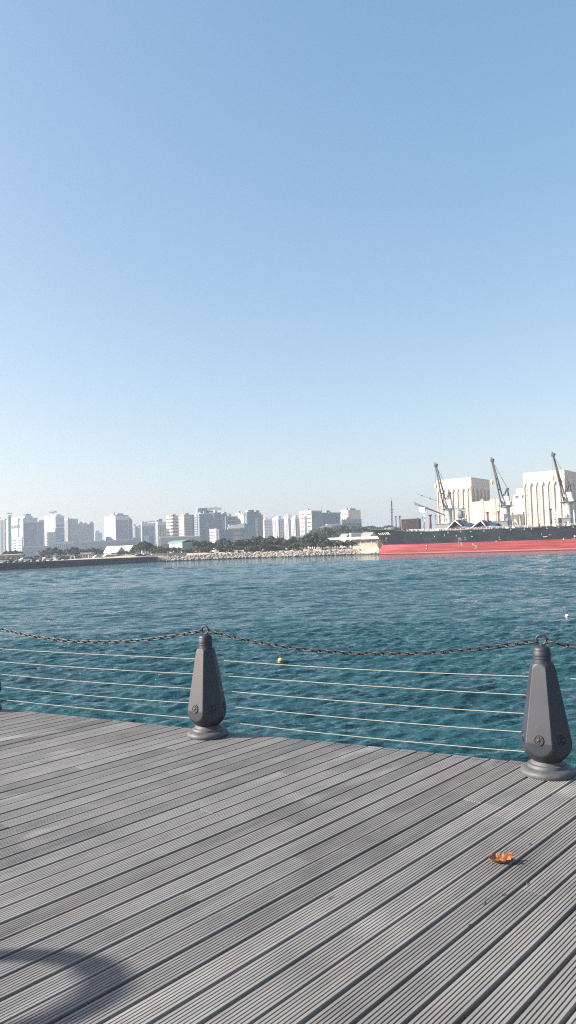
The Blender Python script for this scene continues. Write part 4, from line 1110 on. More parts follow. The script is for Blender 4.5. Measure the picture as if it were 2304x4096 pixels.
# ------------------------------------------------------------------ ship
def ship():
    root = empty('cargo_ship', shp(40, 0, 0), 'large dark grey and red cargo ship moored at the right with three deck cranes', 'cargo ship')
    def stem(z):
        ps = [(-1.5, 2.0), (0, -.8), (1.2, -1.6), (2.4, -1.0), (3.9, .6), (6.0, -.4), (8.0, -2.1), (10.0, -4.2), (11.4, -6.0), (13, -7)]
        for i in range(len(ps) - 1):
            if z <= ps[i + 1][0]:
                t = (z - ps[i][0]) / (ps[i + 1][0] - ps[i][0]); t = max(0, t); return ps[i][1] * (1 - t) + ps[i + 1][1] * t
        return ps[-1][1]
    def ztop(s):
        ps = [(-7, 11.4), (-4, 10.7), (2, 10.35), (9, 10.0), (13, 9.4), (16, 8.9), (20, 8.6), (60, 8.4), (160, 8.4)]
        for i in range(len(ps) - 1):
            if s <= ps[i + 1][0]:
                t = max(0, (s - ps[i][0]) / (ps[i + 1][0] - ps[i][0])); return ps[i][1] * (1 - t) + ps[i + 1][1] * t
        return 8.4
    def hb(s, z):
        s0 = stem(z); fl_ = 16 + 12 * (1 - min(1, max(0, z / 10)))
        t = min(1, max(0, (s - s0) / fl_))
        return max(.12, BEAM * (1 - (1 - t) ** 2.1) ** .85)
    T = [0, .008, .02, .035, .055, .08, .11, .15, .2, .27, .36, .5, .7, .85, .94, .98, 1]
    def surf(zlist, name, m, flat=None):
        vs = []; nz = len(zlist(0))
        rows = []
        for t in T:
            base = -6 + t * 156
            rows.append(base)
        cols = []
        for sgn in (1, -1):
            for t in T:
                # remap so that stations start at the stem at every height
                for zf_ in range(nz):
                    s_a = 150 * (t ** 1.25)
                    zz = zlist(s_a - 4)[zf_]
                    s0 = stem(zz); s_ = s0 + (150 - s0) * (t ** 1.25)
                    if name == 'hull': zz = min(zz, 99)
                    y = hb(s_, zz)
                    if t > .9: y *= 1 - (t - .9) * 2.2
                    vs.append(shp(s_, sgn * y, zz))
        nt = len(T); fs = []
        for g in range(2):
            o = g * nt * nz
            for i in range(nt - 1):
                for j in range(nz - 1):
                    a_ = o + i * nz + j
                    f_ = (a_, a_ + nz, a_ + nz + 1, a_ + 1)
                    fs.append(f_ if g == 0 else f_[::-1])
        # stem and stern closure
        for i in (0, nt - 1):
            for j in range(nz - 1):
                a_ = i * nz + j; b_ = nt * nz + i * nz + j
                fs.append((a_, a_ + 1, b_ + 1, b_) if i == 0 else (b_, b_ + 1, a_ + 1, a_))
        b = MB(); b.add(vs, fs, True)
        return b, nt, nz
    b, nt, nz = surf(lambda s: [-1.5, 0, .6, 1.2, 1.8, 2.4, 3.1, 3.9], 'lower_hull', None)
    m, N, Lk, bs = newmat('antifouling_red')
    tc = N.new('ShaderNodeTexCoord'); sp = N.new('ShaderNodeSeparateXYZ'); Lk.new(tc.outputs['Object'], sp.inputs[0])
    mp = N.new('ShaderNodeMapping'); mp.inputs['Scale'].default_value = (.05, .05, 1.3); Lk.new(tc.outputs['Object'], mp.inputs[0])
    n = N.new('ShaderNodeTexNoise'); n.inputs['Scale'].default_value = 1.6; n.inputs['Detail'].default_value = 6; Lk.new(mp.outputs[0], n.inputs['Vector'])
    r = N.new('ShaderNodeValToRGB'); r.color_ramp.elements[0].position = .35; r.color_ramp.elements[1].position = .7
    r.color_ramp.elements[0].color = (.16, .022, .028, 1); r.color_ramp.elements[1].color = (.29, .062, .068, 1)
    Lk.new(n.outputs[0], r.inputs[0])
    # scum line just above the water
    mr = N.new('ShaderNodeMapRange'); mr.inputs[1].default_value = .25; mr.inputs[2].default_value = .75; mr.clamp = True; Lk.new(sp.outputs['Z'], mr.inputs[0])
    mr2 = N.new('ShaderNodeMapRange'); mr2.inputs[1].default_value = .15; mr2.inputs[2].default_value = .3; mr2.clamp = True; Lk.new(sp.outputs['Z'], mr2.inputs[0])
    mx = N.new('ShaderNodeMix'); mx.data_type = 'RGBA'; Lk.new(mr.outputs[0], mx.inputs['Factor']); mx.inputs['A'].default_value = (.40, .17, .16, 1); Lk.new(r.outputs[0], mx.inputs['B'])
    mx2 = N.new('ShaderNodeMix'); mx2.data_type = 'RGBA'; Lk.new(mr2.outputs[0], mx2.inputs['Factor']); mx2.inputs['A'].default_value = (.06, .02, .025, 1); Lk.new(mx.outputs['Result'], mx2.inputs['B'])
    Lk.new(mx2.outputs['Result'], bs.inputs['Base Color']); bs.inputs['Roughness'].default_value = .7; bs.inputs['Specular IOR Level'].default_value = .2
    b.build('lower_hull', m, root)
    b, nt, nz = surf(lambda s: [3.902 + (ztop(s) - 3.902) * k / 7 for k in range(8)], 'hull', None)
    # plating seams and frames showing at the bow
    m, N, Lk, bs = newmat('topside_grey')
    tc = N.new('ShaderNodeTexCoord'); mp = N.new('ShaderNodeMapping'); mp.inputs['Scale'].default_value = (.25, .25, .5); Lk.new(tc.outputs['Object'], mp.inputs[0])
    n = N.new('ShaderNodeTexNoise'); n.inputs['Scale'].default_value = .8; n.inputs['Detail'].default_value = 7; Lk.new(mp.outputs[0], n.inputs['Vector'])
    r = N.new('ShaderNodeValToRGB'); r.color_ramp.elements[0].position = .35; r.color_ramp.elements[1].position = .7
    r.color_ramp.elements[0].color = (.007, .011, .015, 1); r.color_ramp.elements[1].color = (.018, .024, .030, 1)
    Lk.new(n.outputs[0], r.inputs[0]); Lk.new(r.outputs[0], bs.inputs['Base Color']); bs.inputs['Roughness'].default_value = .65; bs.inputs['Specular IOR Level'].default_value = .12
    b.build('hull', m, root)
    # deck surface
    dv = []; S = [x for x in np.linspace(-4, 148, 40)]
    for s_ in S:
        z = ztop(s_) - (.9 if s_ > 13 else 1.0); y = hb(s_, z) * .97
        if s_ > 135: y *= 1 - (s_ - 135) / 15 * .25
        dv += [shp(s_, y, z), shp(s_, -y, z)]
    b = MB(); b.add(dv, [(2 * i, 2 * i + 2, 2 * i + 3, 2 * i + 1) for i in range(len(S) - 1)]); b.build('deck', mat('deck_red_brown', (.16, .07, .05), .8, scale=.5, var=.3), root)
    # rail cap along the gunwale + stanchions
    q = MB(); pts = []
    for s_ in np.linspace(-6.0, 140, 90): pts.append(shp(s_, hb(s_, ztop(s_)) + .05, ztop(s_) + .05))
    q.tube(pts, .14, 5); q.build('gunwale', M['steel_dark'], root)
    q = MB(); pts = [p + Vector((0, 0, .95)) for p in pts]
    q.tube(pts[14:], .05, 4); q.tube([p - Vector((0, 0, .45)) for p in pts[14:]], .04, 4)
    for s_ in np.arange(14, 140, 2.0): p = shp(s_, hb(s_, ztop(s_)) + .03, ztop(s_)); q.tube([p, p + Vector((0, 0, 1))], .06, 4)
    q.build('railing', M['paint_white'], root)
    # fairleads / scuppers: white marks on the sheer strake
    for s_ in (22, 33, 38, 42, 47, 57, 62, 64.5, 70, 74, 79, 86, 90, 95):
        p = shp(s_, hb(s_, 8) + .06, 8.0 + random.uniform(-.1, .1)); MB().box(p, (.45, .12, .4), HD, SN).build('fairlead', M['crane_grey'], root)
    # draught marks
    def mark(s_, z, w_, h, nm='hull_mark'):
        y = hb(s_, z) + .05
        t = (shp(s_ + .3, hb(s_ + .3, z), z) - shp(s_ - .3, hb(s_ - .3, z), z)).normalized(); nn_ = Vector((t.y, -t.x, 0)); nn_ = nn_ if nn_.dot(SN) > 0 else -nn_
        MB().box(shp(s_, y, z), (w_ * .85, .06, h * .85), t, nn_).build(nm, M['hull_mark'], root)
    for (s_, z, w_, h) in ((24, 3.2, .5, .35), (24, 2.6, .15, .35), (24, 2.0, .5, .3), (27.5, 6.6, .35, .45), (31.5, 6.9, .2, .9),
                           (36.2, 6.6, .25, .8), (37.4, 5.6, 1.4, .25), (39.6, 5.6, 1.0, .15), (37.6, 4.9, 1.7, .2), (39.6, 4.9, 1.0, .15), (38.0, 3.4, .3, 1.6), (37, 4.1, .4, .3),
                           (42.6, 3.0, .3, 1.0), (43.4, 2.5, 1.2, .2), (43.8, 2.1, .3, .5), (43.5, 1.6, 1.0, .2), (42.3, 6.0, .8, .25),
                           (52.6, 5.3, .2, .8), (52.9, 4.5, .3, .4), (51.5, 4.0, .8, .25), (68, 6.0, .2, .4), (69.2, 5.0, 1.8, .25), (71, 5.6, 1.2, .1), (75.5, 3.9, .5, .8),
                           (79.3, 4.8, .7, .7), (80.6, 4.5, 1.1, .6), (81.2, 3.2, .15, 2.6), (82.6, 5.2, .12, 1.6), (79.0, 4.1, 1.2, .15)):
        mark(s_, z, w_, h)
    for _ in range(14):
        mark(random.uniform(86.5, 91.5), random.uniform(3.2, 6.9), random.uniform(.2, .5), random.uniform(.2, .5))
    # bow name
    q = MB(); z = 8.55; sL = 1.7
    for ch in 'NASSER':
        cu = bpy.data.curves.new('bow_letter', 'FONT'); cu.body = ch; cu.size = 1.5; cu.extrude = .04; cu.offset = .035; cu.align_x = 'CENTER'; cu.align_y = 'CENTER'
        t_c = bpy.data.objects.new('bow_letter', cu); COL.objects.link(t_c); bpy.context.view_layer.update()
        me_t = bpy.data.meshes.new_from_object(t_c.evaluated_get(bpy.context.evaluated_depsgraph_get())); bpy.data.objects.remove(t_c)
        pA = shp(sL - .35, hb(sL - .35, z), z); pB = shp(sL + .35, hb(sL + .35, z), z); tx = pB - pA; tx.z = 0; tx.normalize()
        up = (shp(sL, hb(sL, z + .6), z + .6) - shp(sL, hb(sL, z - .6), z - .6)); up = (up - tx * up.dot(tx)).normalized(); nz_ = tx.cross(up).normalized()
        o_ = shp(sL, hb(sL, z), z) + nz_ * .14
        q.add([o_ + tx * (v.co.x * 1.15 + v.co.y * -.12) + up * v.co.y + nz_ * v.co.z for v in me_t.vertices], [tuple(p.vertices) for p in me_t.polygons])
        bpy.data.meshes.remove(me_t); sL += .98 / max(.45, abs(tx.dot(HD)))
    q.build('bow_name', M['paint_white'], root)
    # anchor and its pocket
    pn = shp(5.4, hb(5.4, 6.6) + .05, 6.6); MB().lathe([(.55, -.1), (.6, .15), (.35, .2)], 12, pn, axis=SN).build('hawse_pipe', M['steel_dark'], root)
    q = MB(); q.tube([pn + SN * .2, pn + SN * .35 - Vector((0, 0, 1.3))], .12, 5); q.tube([pn + SN * .3 + HD * .7 - Vector((0, 0, .8)), pn + SN * .4 - Vector((0, 0, 1.4)), pn + SN * .3 - HD * .7 - Vector((0, 0, .8))], .13, 5); q.build('anchor', M['steel_dark'], root)

    def zpx(x, y, s_, yy=0):
        p = shp(s_, yy, 8); return at(x, y, p.y).z
    # foremast
    sM = S0 - along(1570, 0, 12)
    q = MB(); zt_ = zpx(1570, 1995, sM)
    for dx, dy in ((.35, 0), (-.35, .3), (-.35, -.3)): q.tube([shp(sM + dx, dy, 9), shp(sM + dx * .3, dy * .3, zt_ - 1)], .09, 4)
    q.tube([shp(sM, 0, zt_ - 3), shp(sM, 0, zt_ + .4)], .07, 4)
    for zz in np.arange(10, zt_ - 1, .8): k = 1 - (zz - 9) / (zt_ - 9) * .7; q.tube([shp(sM + .35 * k, 0, zz), shp(sM - .35 * k, .3 * k, zz + .4), shp(sM - .35 * k, -.3 * k, zz)], .05, 4)
    for zz in (zt_ - 4.5, zt_ - 5.6): q.tube([shp(sM - 1.0, 0, zz), shp(sM + 1.0, 0, zz)], .08, 4)
    q.build('foremast', M['steel_dark'], root)
    # windlass and bits on the forecastle
    for x, w_, h, mm in ((1545, .9, 1.1, 'steel_grey'), (1556, .5, 1.6, 'paint_white'), (1577, 1.0, 1.7, 'steel_dark'), (1562, 1.4, .7, 'steel_grey')):
        s_ = S0 - along(x, 1.5, 10.5); q = MB(); q.lathe([(w_ * .6, -w_), (w_ * .6, -w_ * .7), (w_ * .3, -w_ * .65), (w_ * .3, w_ * .65), (w_ * .6, w_ * .7), (w_ * .6, w_)], 10, shp(s_, 1.5, 10.0 + h / 2), axis=SN); q.box(shp(s_, 1.5, 9.6), (w_ * 1.5, w_ * 1.5, .8), HD, SN); q.build('windlass', M[mm], root)
    # posts
    for (x, y, rad, mm) in ((1585, 2066, .26, 'steel_dark'), (1600.5, 2065, .32, 'steel_dark'), (1692, 2068, .22, 'steel_grey'), (1671, 2070, .15, 'steel_grey'), (1722, 2060, .55, 'rust_brown'), (1744, 2060, .15, 'steel_dark'), (1762, 2062, .2, 'rust_brown'),
                            (1849, 2066, .18, 'steel_dark'), (1869, 2062, .18, 'steel_dark'), (1952, 2048, .5, 'rust_brown'), (1977, 2050, .22, 'paint_white'), (1996, 2046, .35, 'steel_dark'), (2054, 2052, .12, 'steel_dark'), (2074, 2052, .12, 'steel_dark'), (2097, 2050, .26, 'steel_dark'),
                            (2204, 2036, .45, 'steel_dark'), (2298, 2042, .2, 'paint_white')):
        s_ = S0 - along(x, 3, 10); z1 = zpx(x, y, s_, 3)
        q = MB(); q.tube([shp(s_, 3, 7.4), shp(s_, 3, z1)], [rad, rad * .85], 8); q.tube([shp(s_, 3, z1 - .3), shp(s_, 3, z1 + .15)], rad * 1.5, 8); q.build('post', M[mm], root)
    for (xa, xb, y) in ((1671, 1692, 2075), (1722, 1762, 2068), (1849, 1869, 2072), (1952, 1996, 2055)):
        sa = S0 - along(xa, 3, 12); sb = S0 - along(xb, 3, 12); z1 = zpx(xa, y, sa, 3); MB().tube([shp(sa, 3, z1), shp(sb, 3, z1)], .07, 4).build('stay_bar', M['steel_grey'], root)
    # white lattice frame by the third crane
    sa = S0 - along(2214, 4, 12); sb = S0 - along(2229, 4, 12); za = zpx(2214, 2040, sa, 4)
    q = MB()
    for s_ in (sa, sb): q.box(shp(s_, 4, (7.5 + za) / 2), (.4, .4, za - 7.5), HD, SN)
    for zz in np.arange(9, za, 1.3): q.tube([shp(sa, 4, zz), shp(sb, 4, zz + 1.1)], .1, 4); q.tube([shp(sa, 4, zz), shp(sb, 4, zz)], .1, 4)
    q.build('ladder_frame', M['paint_white'], root)
    # coamings and raised hatch covers
    def hatch(x0, x1):
        a_ = S0 - along(x0, 4, 9); b_ = S0 - along(x1, 4, 9)
        MB().box(shp((a_ + b_) / 2, 0, 8.2), (abs(b_ - a_), 15, 1.9), HD, SN).build('hatch_coaming', M['steel_grey'], root)
    hatch(1786, 1912); hatch(1868, 2000) if False else hatch(1916, 2004); hatch(2064, 2196); hatch(2300, 2400)
    def tent(x0, xm, x1, yap, ybase, mtop):
        a_ = S0 - along(x0, 6, 9); m_ = S0 - along(xm, 6, 12); b_ = S0 - along(x1, 6, 9)
        zb = 9.2; za_ = zpx(xm, yap, m_, 6)
        for (u, v_, mm) in ((a_, m_, 'paint_white'), (b_, m_, mtop)):
            q = MB(); th = .35
            q.extr([shp(u, 6.8, zb), shp(v_, 6.8, za_), shp(v_, 6.8, za_ + th), shp(u + (-.5 if u < v_ else .5), 6.8, zb)], -SN * 13.5); q.build('hatch_cover', M[mm], root)
        q = MB(); q.extr([shp(a_ + .4, 6.0, zb), shp(b_ - .4, 6.0, zb), shp(m_, 6.0, za_ - .15)], -SN * .2); q.build('painted_hatch_shade', M['tyre_and_shade'], root)  # black sheet painted in for the darkness under the raised covers
        q = MB()
        for (u, v_) in ((a_, m_), (b_, m_)): q.tube([shp(u, 6.9, zb + .1), shp(v_, 6.9, za_ + .15)], .22, 5)
        q.build('cover_edge', M['paint_white'], root)
        return za_
    tent(1791, 1823, 1861, 2084, 2117, 'wall_blue'); tent(1887, 1926, 1950, 2084, 2117, 'wall_blue')
    for (x0, x1, y0) in ((1826, 1893, 2089), (1930, 1998, 2087)):
        a_ = S0 - along(x0 + 12, 2, 11); b_ = S0 - along(x1, 2, 11); z1 = zpx(x0, y0, a_, 2)
        q = MB(); q.extr([shp(a_, 3, z1), shp(b_, 3, z1 - .6), shp(b_, 7.2, 9.6), shp(a_ + 2, 7.2, 9.6)], Vector((0, 0, -.3))); q.build('hatch_cover', M['tarp_blue'], root)
        q = MB(); q.box(shp((a_ + b_) / 2, -1, (9.2 + z1 - .8) / 2), (abs(b_ - a_) - .5, 7, z1 - .8 - 9.2), HD, SN); q.build('hatch_block', M['wall_blue'], root)
    # deck clutter: winches, vents, pipes seen above the rail
    for k in range(46):
        x = random.uniform(1690, 2300)
        s_ = S0 - along(x, 8.5, 9); z = 7.6; mm = random.choice(['paint_white', 'steel_grey', 'steel_dark', 'paint_white', 'rust_brown'])
        q = MB(); h = random.uniform(1.0, 2.1)
        if k % 3 == 0: q.tube([shp(s_, 8.8, z), shp(s_, 8.8, z + h), shp(s_ + .3, 8.9, z + h + .25), shp(s_ + .6, 8.9, z + h)], .2, 6)
        elif k % 3 == 1: q.box(shp(s_, 8.6, z + h / 2), (random.uniform(.5, 1.6), .8, h), HD, SN, taper=.85)
        else: q.lathe([(.3, 0), (.3, h), (.55, h + .05), (.5, h + .35), (.1, h + .5)], 8, shp(s_, 8.6, z))
        q.build('deck_fitting', M[mm], root)
    # ---- cranes
    def crane_at(x):
        s_ = S0 - along(x, 0, 17); base = shp(s_, 0, 0)
        c = empty('deck_crane', base - root.location, parent=root); return c, s_
    def W(s_): return lambda a_, y_, z_: shp(s_ - a_, y_, z_)       # a_ towards the bow
    c1, s1 = crane_at(1793)
    P = W(s1)
    q = MB(); q.lathe([(1.75, 7.4), (1.75, 12.0), (1.55, 12.6), (1.5, 16.6), (2.0, 17.0), (2.0, 17.4)], 20, (P(0, 0, 0).x, P(0, 0, 0).y, 0)); q.build('pedestal', M['paint_grey'], c1, sharp=30)
    q = MB(); q.box(P(1.6, -.2, 9.4), (5.6, 7.0, 4.2), HD, SN); q.box(P(1.6, -.2, 11.6), (5.9, 7.4, .25), HD, SN)
    q.build('mast_house', M['steel_grey'], c1)
    q = MB(); q.box(P(-.3, 0, 19.3), (2.6, 2.6, 3.8), HD, SN, taper=.9); q.box(P(.9, 1.2, 18.6), (1.3, 1.2, 1.9), HD, SN); q.box(P(-1.6, 0, 18.2), (1.0, 2.4, 1.6), HD, SN)
    q.build('slewing_house', M['paint_white'], c1)
    q = MB(); q.box(P(0, 0, 17.55), (5.0, 4.6, .2), HD, SN)
    for a_, y_ in ((2.4, 2.2), (-2.4, 2.2), (2.4, -2.2), (-2.4, -2.2), (0, 2.2), (0, -2.2)): q.tube([P(a_, y_, 17.6), P(a_, y_, 18.6)], .06, 4)
    q.tube([P(2.4, 2.2, 18.6), P(-2.4, 2.2, 18.6), P(-2.4, -2.2, 18.6)], .06, 4); q.build('platform', M['steel_dark'], c1)
    q = MB()
    for y_ in (-1, 1): q.tube([P(-1.4, y_, 18), P(-1.0, y_ * .5, 24.2)], .22, 5); q.tube([P(.8, y_, 21), P(-1.0, y_ * .5, 24.2)], .16, 5)
    for zz in (20, 22): q.tube([P(-1.2, -.8, zz), P(-1.2, .8, zz)], .1, 4)
    q.box(P(-1.0, 0, 24.0), (.8, 1.6, .7), HD, SN); q.build('top_frame', M['steel_dark'], c1)
    q = MB(); base_y = 2.35; tip_y = .75; f = lambda t, y_: P(.9 + 3.5 * t, y_ * (base_y * (1 - t) + tip_y * t), 17.6 + 17.8 * t)
    for y_ in (-1, 1): q.tube([f(0, y_), f(.5, y_), f(1, y_)], [.24, .34, .25], 5)
    for t in (.36, .60): q.tube([f(t, -1), f(t, 1)], .26, 5)
    q.tube([f(.36, -1) , f(.36, 1)], .28, 5)
    q.build('jib', M['steel_dark'], c1)
    q = MB(); tp = P(4.4, 0, 35.5); q.box(tp, (1.1, 1.6, 1.0), HD, SN); q.tube([tp, tp + HD * .45 + Vector((0, 0, 1.4))], .22, 5); q.lathe([(.5, -.6), (.5, .6)], 12, tp - HD * .3 + Vector((0, 0, .3)), axis=SN); q.build('jib_head', M['steel_dark'], c1)
    q = MB()
    for y_ in (-.35, .35): q.tube([tp, P(-1.0, y_, 24.2)], .05, 4)
    q.tube([tp + HD * .5, P(4.8, 0, 27.0)], .05, 4); q.build('hoist_cable', M['steel_grey'], c1)
    q = MB(); hk = P(4.8, 0, 26.7); q.lathe([(.1, 1.4), (.45, 1.0), (.5, .2), (.3, -.5), (.1, -.9)], 10, hk); q.tube([hk - Vector((0, 0, .9)), hk + Vector((.3, 0, -1.5)), hk + Vector((0, 0, -2.0)), hk + Vector((-.3, 0, -1.6))], .1, 5); q.build('hook_block', mat('hook_yellow', (.65, .50, .2), .6), c1)
    for x in (2023, 2272):
        s_ = S0 - along(x, 0, 17); d_ = shp(s_, 0, 0) - shp(s1, 0, 0)
        cc = copy_tree(c1, root); cc.location = c1.location + d_
    # lowered second boom, its rest and the grab beside crane one
    g = empty('cargo_boom', shp(s1, 0, 0) - root.location, parent=root)
    q = MB(); A_ = P(1.4, 1.6, 15.3); T_ = P(13.6, 2.2, 20.6)
    for y_ in (-.6, .6): q.tube([A_ + SN * y_, T_ + SN * y_ * .5 + Vector((0, 0, y_ * .6))], .2, 5)
    for t in np.linspace(.1, .9, 8): a_ = A_.lerp(T_, t); q.tube([a_ - SN * .5 - Vector((0, 0, .3)), A_.lerp(T_, t + .06) + SN * .5 + Vector((0, 0, .3))], .08, 4)
    q.build('boom', M['steel_dark'], g)
    q = MB(); q.tube([P(.6, 1.2, 19.6), P(11.8, 2.2, 24.2)], .06, 4)
    for t in (.55, .85): q.box(P(.6, 1.2, 19.6).lerp(P(11.8, 2.2, 24.2), t), (.4, .4, .5))
    q.build('topping_cable', M['steel_dark'], g)
    q = MB(); q.box(P(10.0, 2.2, 17.8), (2.4, 1.4, 1.6), HD, SN); q.box(P(9.4, 2.2, 16.7), (2.6, 1.6, .3), HD, SN); q.tube([P(9.4, 2.2, 16.6), P(9.4, 2.2, 8)], .16, 5); q.build('boom_rest', M['paint_white'], g)
    q = MB(); gp = P(-5.3, 1.0, 15.3)
    q.lathe([(.2, 1.6), (1.2, 1.0), (1.75, -.2), (1.5, -1.3), (.3, -1.9)], 8, gp, smooth=False); q.box(gp + Vector((0, 0, 1.9)), (2.2, 1.4, .7), HD, SN); q.build('grab_bucket', M['steel_grey'], g)
    q = MB(); q.box(P(-4.8, 1, 12.9), (5.2, 3.2, .35), HD, SN)
    for a_ in (-2.6, -7.0): 
        for y_ in (-.3, 2.3): q.tube([P(a_, y_, 7.6), P(a_, y_, 12.9)], .18, 5); q.tube([P(a_, y_, 12.9), P(a_, y_, 17.4)], .09, 4)
    q.tube([P(-1, 1, 17.6), P(-7.2, 1, 17.2)], .16, 4); q.build('grab_stand', M['steel_grey'], g)
    return root
M['paint_grey'] = mat('crane_grey', (.40, .42, .42), .5, scale=1, var=.15)
SHIP = ship()

# brown container on the forecastle
s_a = S0 - along(1609, 3, 12); s_b = S0 - along(1677, 3, 12); sm = (s_a + s_b) / 2; Ln = s_b - s_a
root = empty('cargo_container', shp(sm, 2.5, 9.3), 'dark brown cargo container raised on the foredeck of the ship', 'container')
zc0 = 9.6; zc1 = at(1640, 2076, shp(sm, 3, 0).y).z
q = MB(); q.box(shp(sm, 2.5, (zc0 + zc1) / 2 + .2), (Ln, 3.0, zc1 - zc0 - .4), HD, SN)
nb = 30
for k in range(nb): q.box(shp(s_a + Ln * (k + .5) / nb, 4.03, (zc0 + zc1) / 2 + .2), (Ln / nb * .5, .08, zc1 - zc0 - .7), HD, SN)
q.build('body', M['container_brown'] if 'container_brown' in M else mat('container_brown', (.045, .033, .036), .6, scale=.8, var=.2), root)
for a_ in (s_a + .1, s_b - .1):
    MB().box(shp(a_, 4.0, (zc0 + zc1) / 2 + .2), (.25, .2, zc1 - zc0 - .3), HD, SN).build('corner_post', M['steel_dark'], root)
MB().box(shp(sm, 4.02, zc1 - .05), (Ln, .2, .25), HD, SN).build('top_rail', M['rust_brown'], root)
for k in range(4): MB().box(shp(s_a + Ln * (k + .5) / 4, 3, zc0 - .35), (.5, 2.5, .9), HD, SN).build('foot', M['steel_grey'], root)
MB().box(shp(sm - Ln * .25, 4.09, zc1 - 1.3), (.35, .06, .8), HD, SN).build('label_plate', M['steel_dark'], root)

# ------------------------------------------------------------------ trees
def leaf_cloud(mb, blobs, n, size):
    """small leaf faces spread through several ellipsoid clumps"""
    vol = [b_[3] * b_[4] * b_[5] for b_ in blobs]; tot = sum(vol)
    for b_, v_ in zip(blobs, vol):
        for _ in range(max(6, int(n * v_ / tot))):
            d = Vector((random.gauss(0, 1), random.gauss(0, 1), random.gauss(0, 1))).normalized()
            rr_ = random.random() ** .33 * random.uniform(.85, 1.12)
            p = Vector((b_[0] + d.x * b_[3] * rr_, b_[1] + d.y * b_[4] * rr_, b_[2] + d.z * b_[5] * rr_))
            nrm = (d + Vector((random.gauss(0, .6), random.gauss(0, .6), random.gauss(0, .6)))).normalized()
            a_ = nrm.cross(Vector((random.gauss(0, 1), random.gauss(0, 1), random.gauss(0, 1)))).normalized(); c_ = nrm.cross(a_)
            s_ = size * random.uniform(.5, 1.25)
            mb.add([p - a_ * s_, p - c_ * s_ * .5 + nrm * s_ * .15, p + a_ * s_, p + c_ * s_ * .5 + nrm * s_ * .15], [(0, 1, 2, 3)])
def make_tree(kind):
    root = empty('broadleaf_tree' if kind != 'palm' else 'palm_tree', (0, 0, 0), 'x', 'tree', 'trees along the far shore')
    q = MB(); l = MB()
    if kind == 'palm':
        h = 4.4; pts = [(0.25 * math.sin(i * .5), .1 * i / 6, h * i / 6) for i in range(7)]
        q.tube(pts, [.26, .22, .2, .19, .18, .17, .2], 7)
        top_ = Vector(pts[-1])
        for k in range(22):
            a_ = k * 2.4; el = random.uniform(-.5, 1.1); ln = random.uniform(1.9, 2.6)
            prev = None
            for i in range(8):
                t = i / 7; el2 = el - t * 1.5
                if prev is None: p = top_.copy()
                else: p = prev + Vector((math.cos(a_) * math.cos(el2), math.sin(a_) * math.cos(el2), math.sin(el2))) * ln / 7
                if prev is not None:
                    sd = Vector((-math.sin(a_), math.cos(a_), 0)) * (.36 * math.sin(math.pi * (t * .85 + .1)))
                    dn = Vector((0, 0, -.22 * (1 - abs(t - .5))))
                    l.add([prev, prev + sd + dn, p + sd * .8 + dn, p], [(0, 1, 2, 3)]); l.add([prev, p, p - sd * .8 + dn, prev - sd + dn], [(0, 1, 2, 3)])
                prev = p
    else:
        h = {'round': 6.0, 'wide': 5.5, 'shrub': 3.2, 'big': 12.0}[kind]
        hb_ = .3 if kind != 'shrub' else .1
        q.tube([(0, 0, 0), (.1, .05, h * .25), (.05, .1, h * .5)], [h * .035, h * .028, h * .018], 7)
        blobs = []
        nb_ = {'round': 9, 'wide': 11, 'shrub': 7, 'big': 16}[kind]
        sp = {'round': .26, 'wide': .42, 'shrub': .42, 'big': .40}[kind]
        for k in range(nb_):
            a_ = k * 2.4; rr_ = h * sp * math.sqrt((k + .5) / nb_)
            z = h * (hb_ + .22 + (.48 * random.random() * (1 - .5 * rr_ / (h * sp))))
            if kind in('round', 'big') and k < 3: z = h * (.72 + .06 * k)
            s_ = h * random.uniform(.11, .19)
            blobs.append((rr_ * math.cos(a_), rr_ * math.sin(a_), z, s_ * 1.15, s_ * 1.15, s_ * .85))
            q.tube([(.05, .08, h * .32), (rr_ * math.cos(a_) * .6, rr_ * math.sin(a_) * .6, z * .8), (rr_ * math.cos(a_), rr_ * math.sin(a_), z)], [h * .015, h * .009, h * .004], 5)
        if kind == 'shrub':
            for k in range(5): a_ = k * 1.3; blobs.append((h * .3 * math.cos(a_), h * .3 * math.sin(a_), h * .2, h * .22, h * .22, h * .2))
        leaf_cloud(l, blobs, {'round': 1300, 'wide': 1500, 'shrub': 900, 'big': 3000}[kind], {'round': .38, 'wide': .38, 'shrub': .3, 'big': .55}[kind])
    q.build('trunk', M['trunk'], root); l.build('crown', {'palm': M['leaf_a'], 'round': M['leaf_a'], 'wide': M['leaf_b'], 'shrub': M['leaf_c'], 'big': M['leaf_b']}[kind], root)
    return root
protos = {k: make_tree(k) for k in ('palm', 'round', 'wide', 'shrub', 'big')}
used = {}
HT = {'palm': 6.2, 'round': 6.0, 'wide': 5.4, 'shrub': 2.9, 'big': 11.5}
ADJ = {'palm': 'palm', 'round': 'rounded green tree', 'wide': 'spreading dark tree', 'shrub': 'low olive shrub', 'big': 'tall dense dark tree'}
def landz(p): 
    return GZ + .1
tcount = 0
def put(kind, x, D, ytop=None, h=None, zone='', z0=None):
    global tcount
    o = protos[kind] if kind not in used else copy_tree(protos[kind])
    used[kind] = 1
    p = at(x, hor(x), D); zb = z0 if z0 is not None else landz(p)
    hh = h if h else at(x, ytop, D).z - zb
    s_ = hh / HT[kind]
    wob = random.uniform(.9, 1.15)
    o.location = (p.x, p.y, zb - .05); o.scale = (s_ * wob, s_ * wob, s_); o.rotation_euler = (0, 0, random.random() * 6.28)
    o['label'] = '%s %s' % (ADJ[kind], zone)
    o['group'] = '%ss %s' % (ADJ[kind], zone)
    tcount += 1
    return o
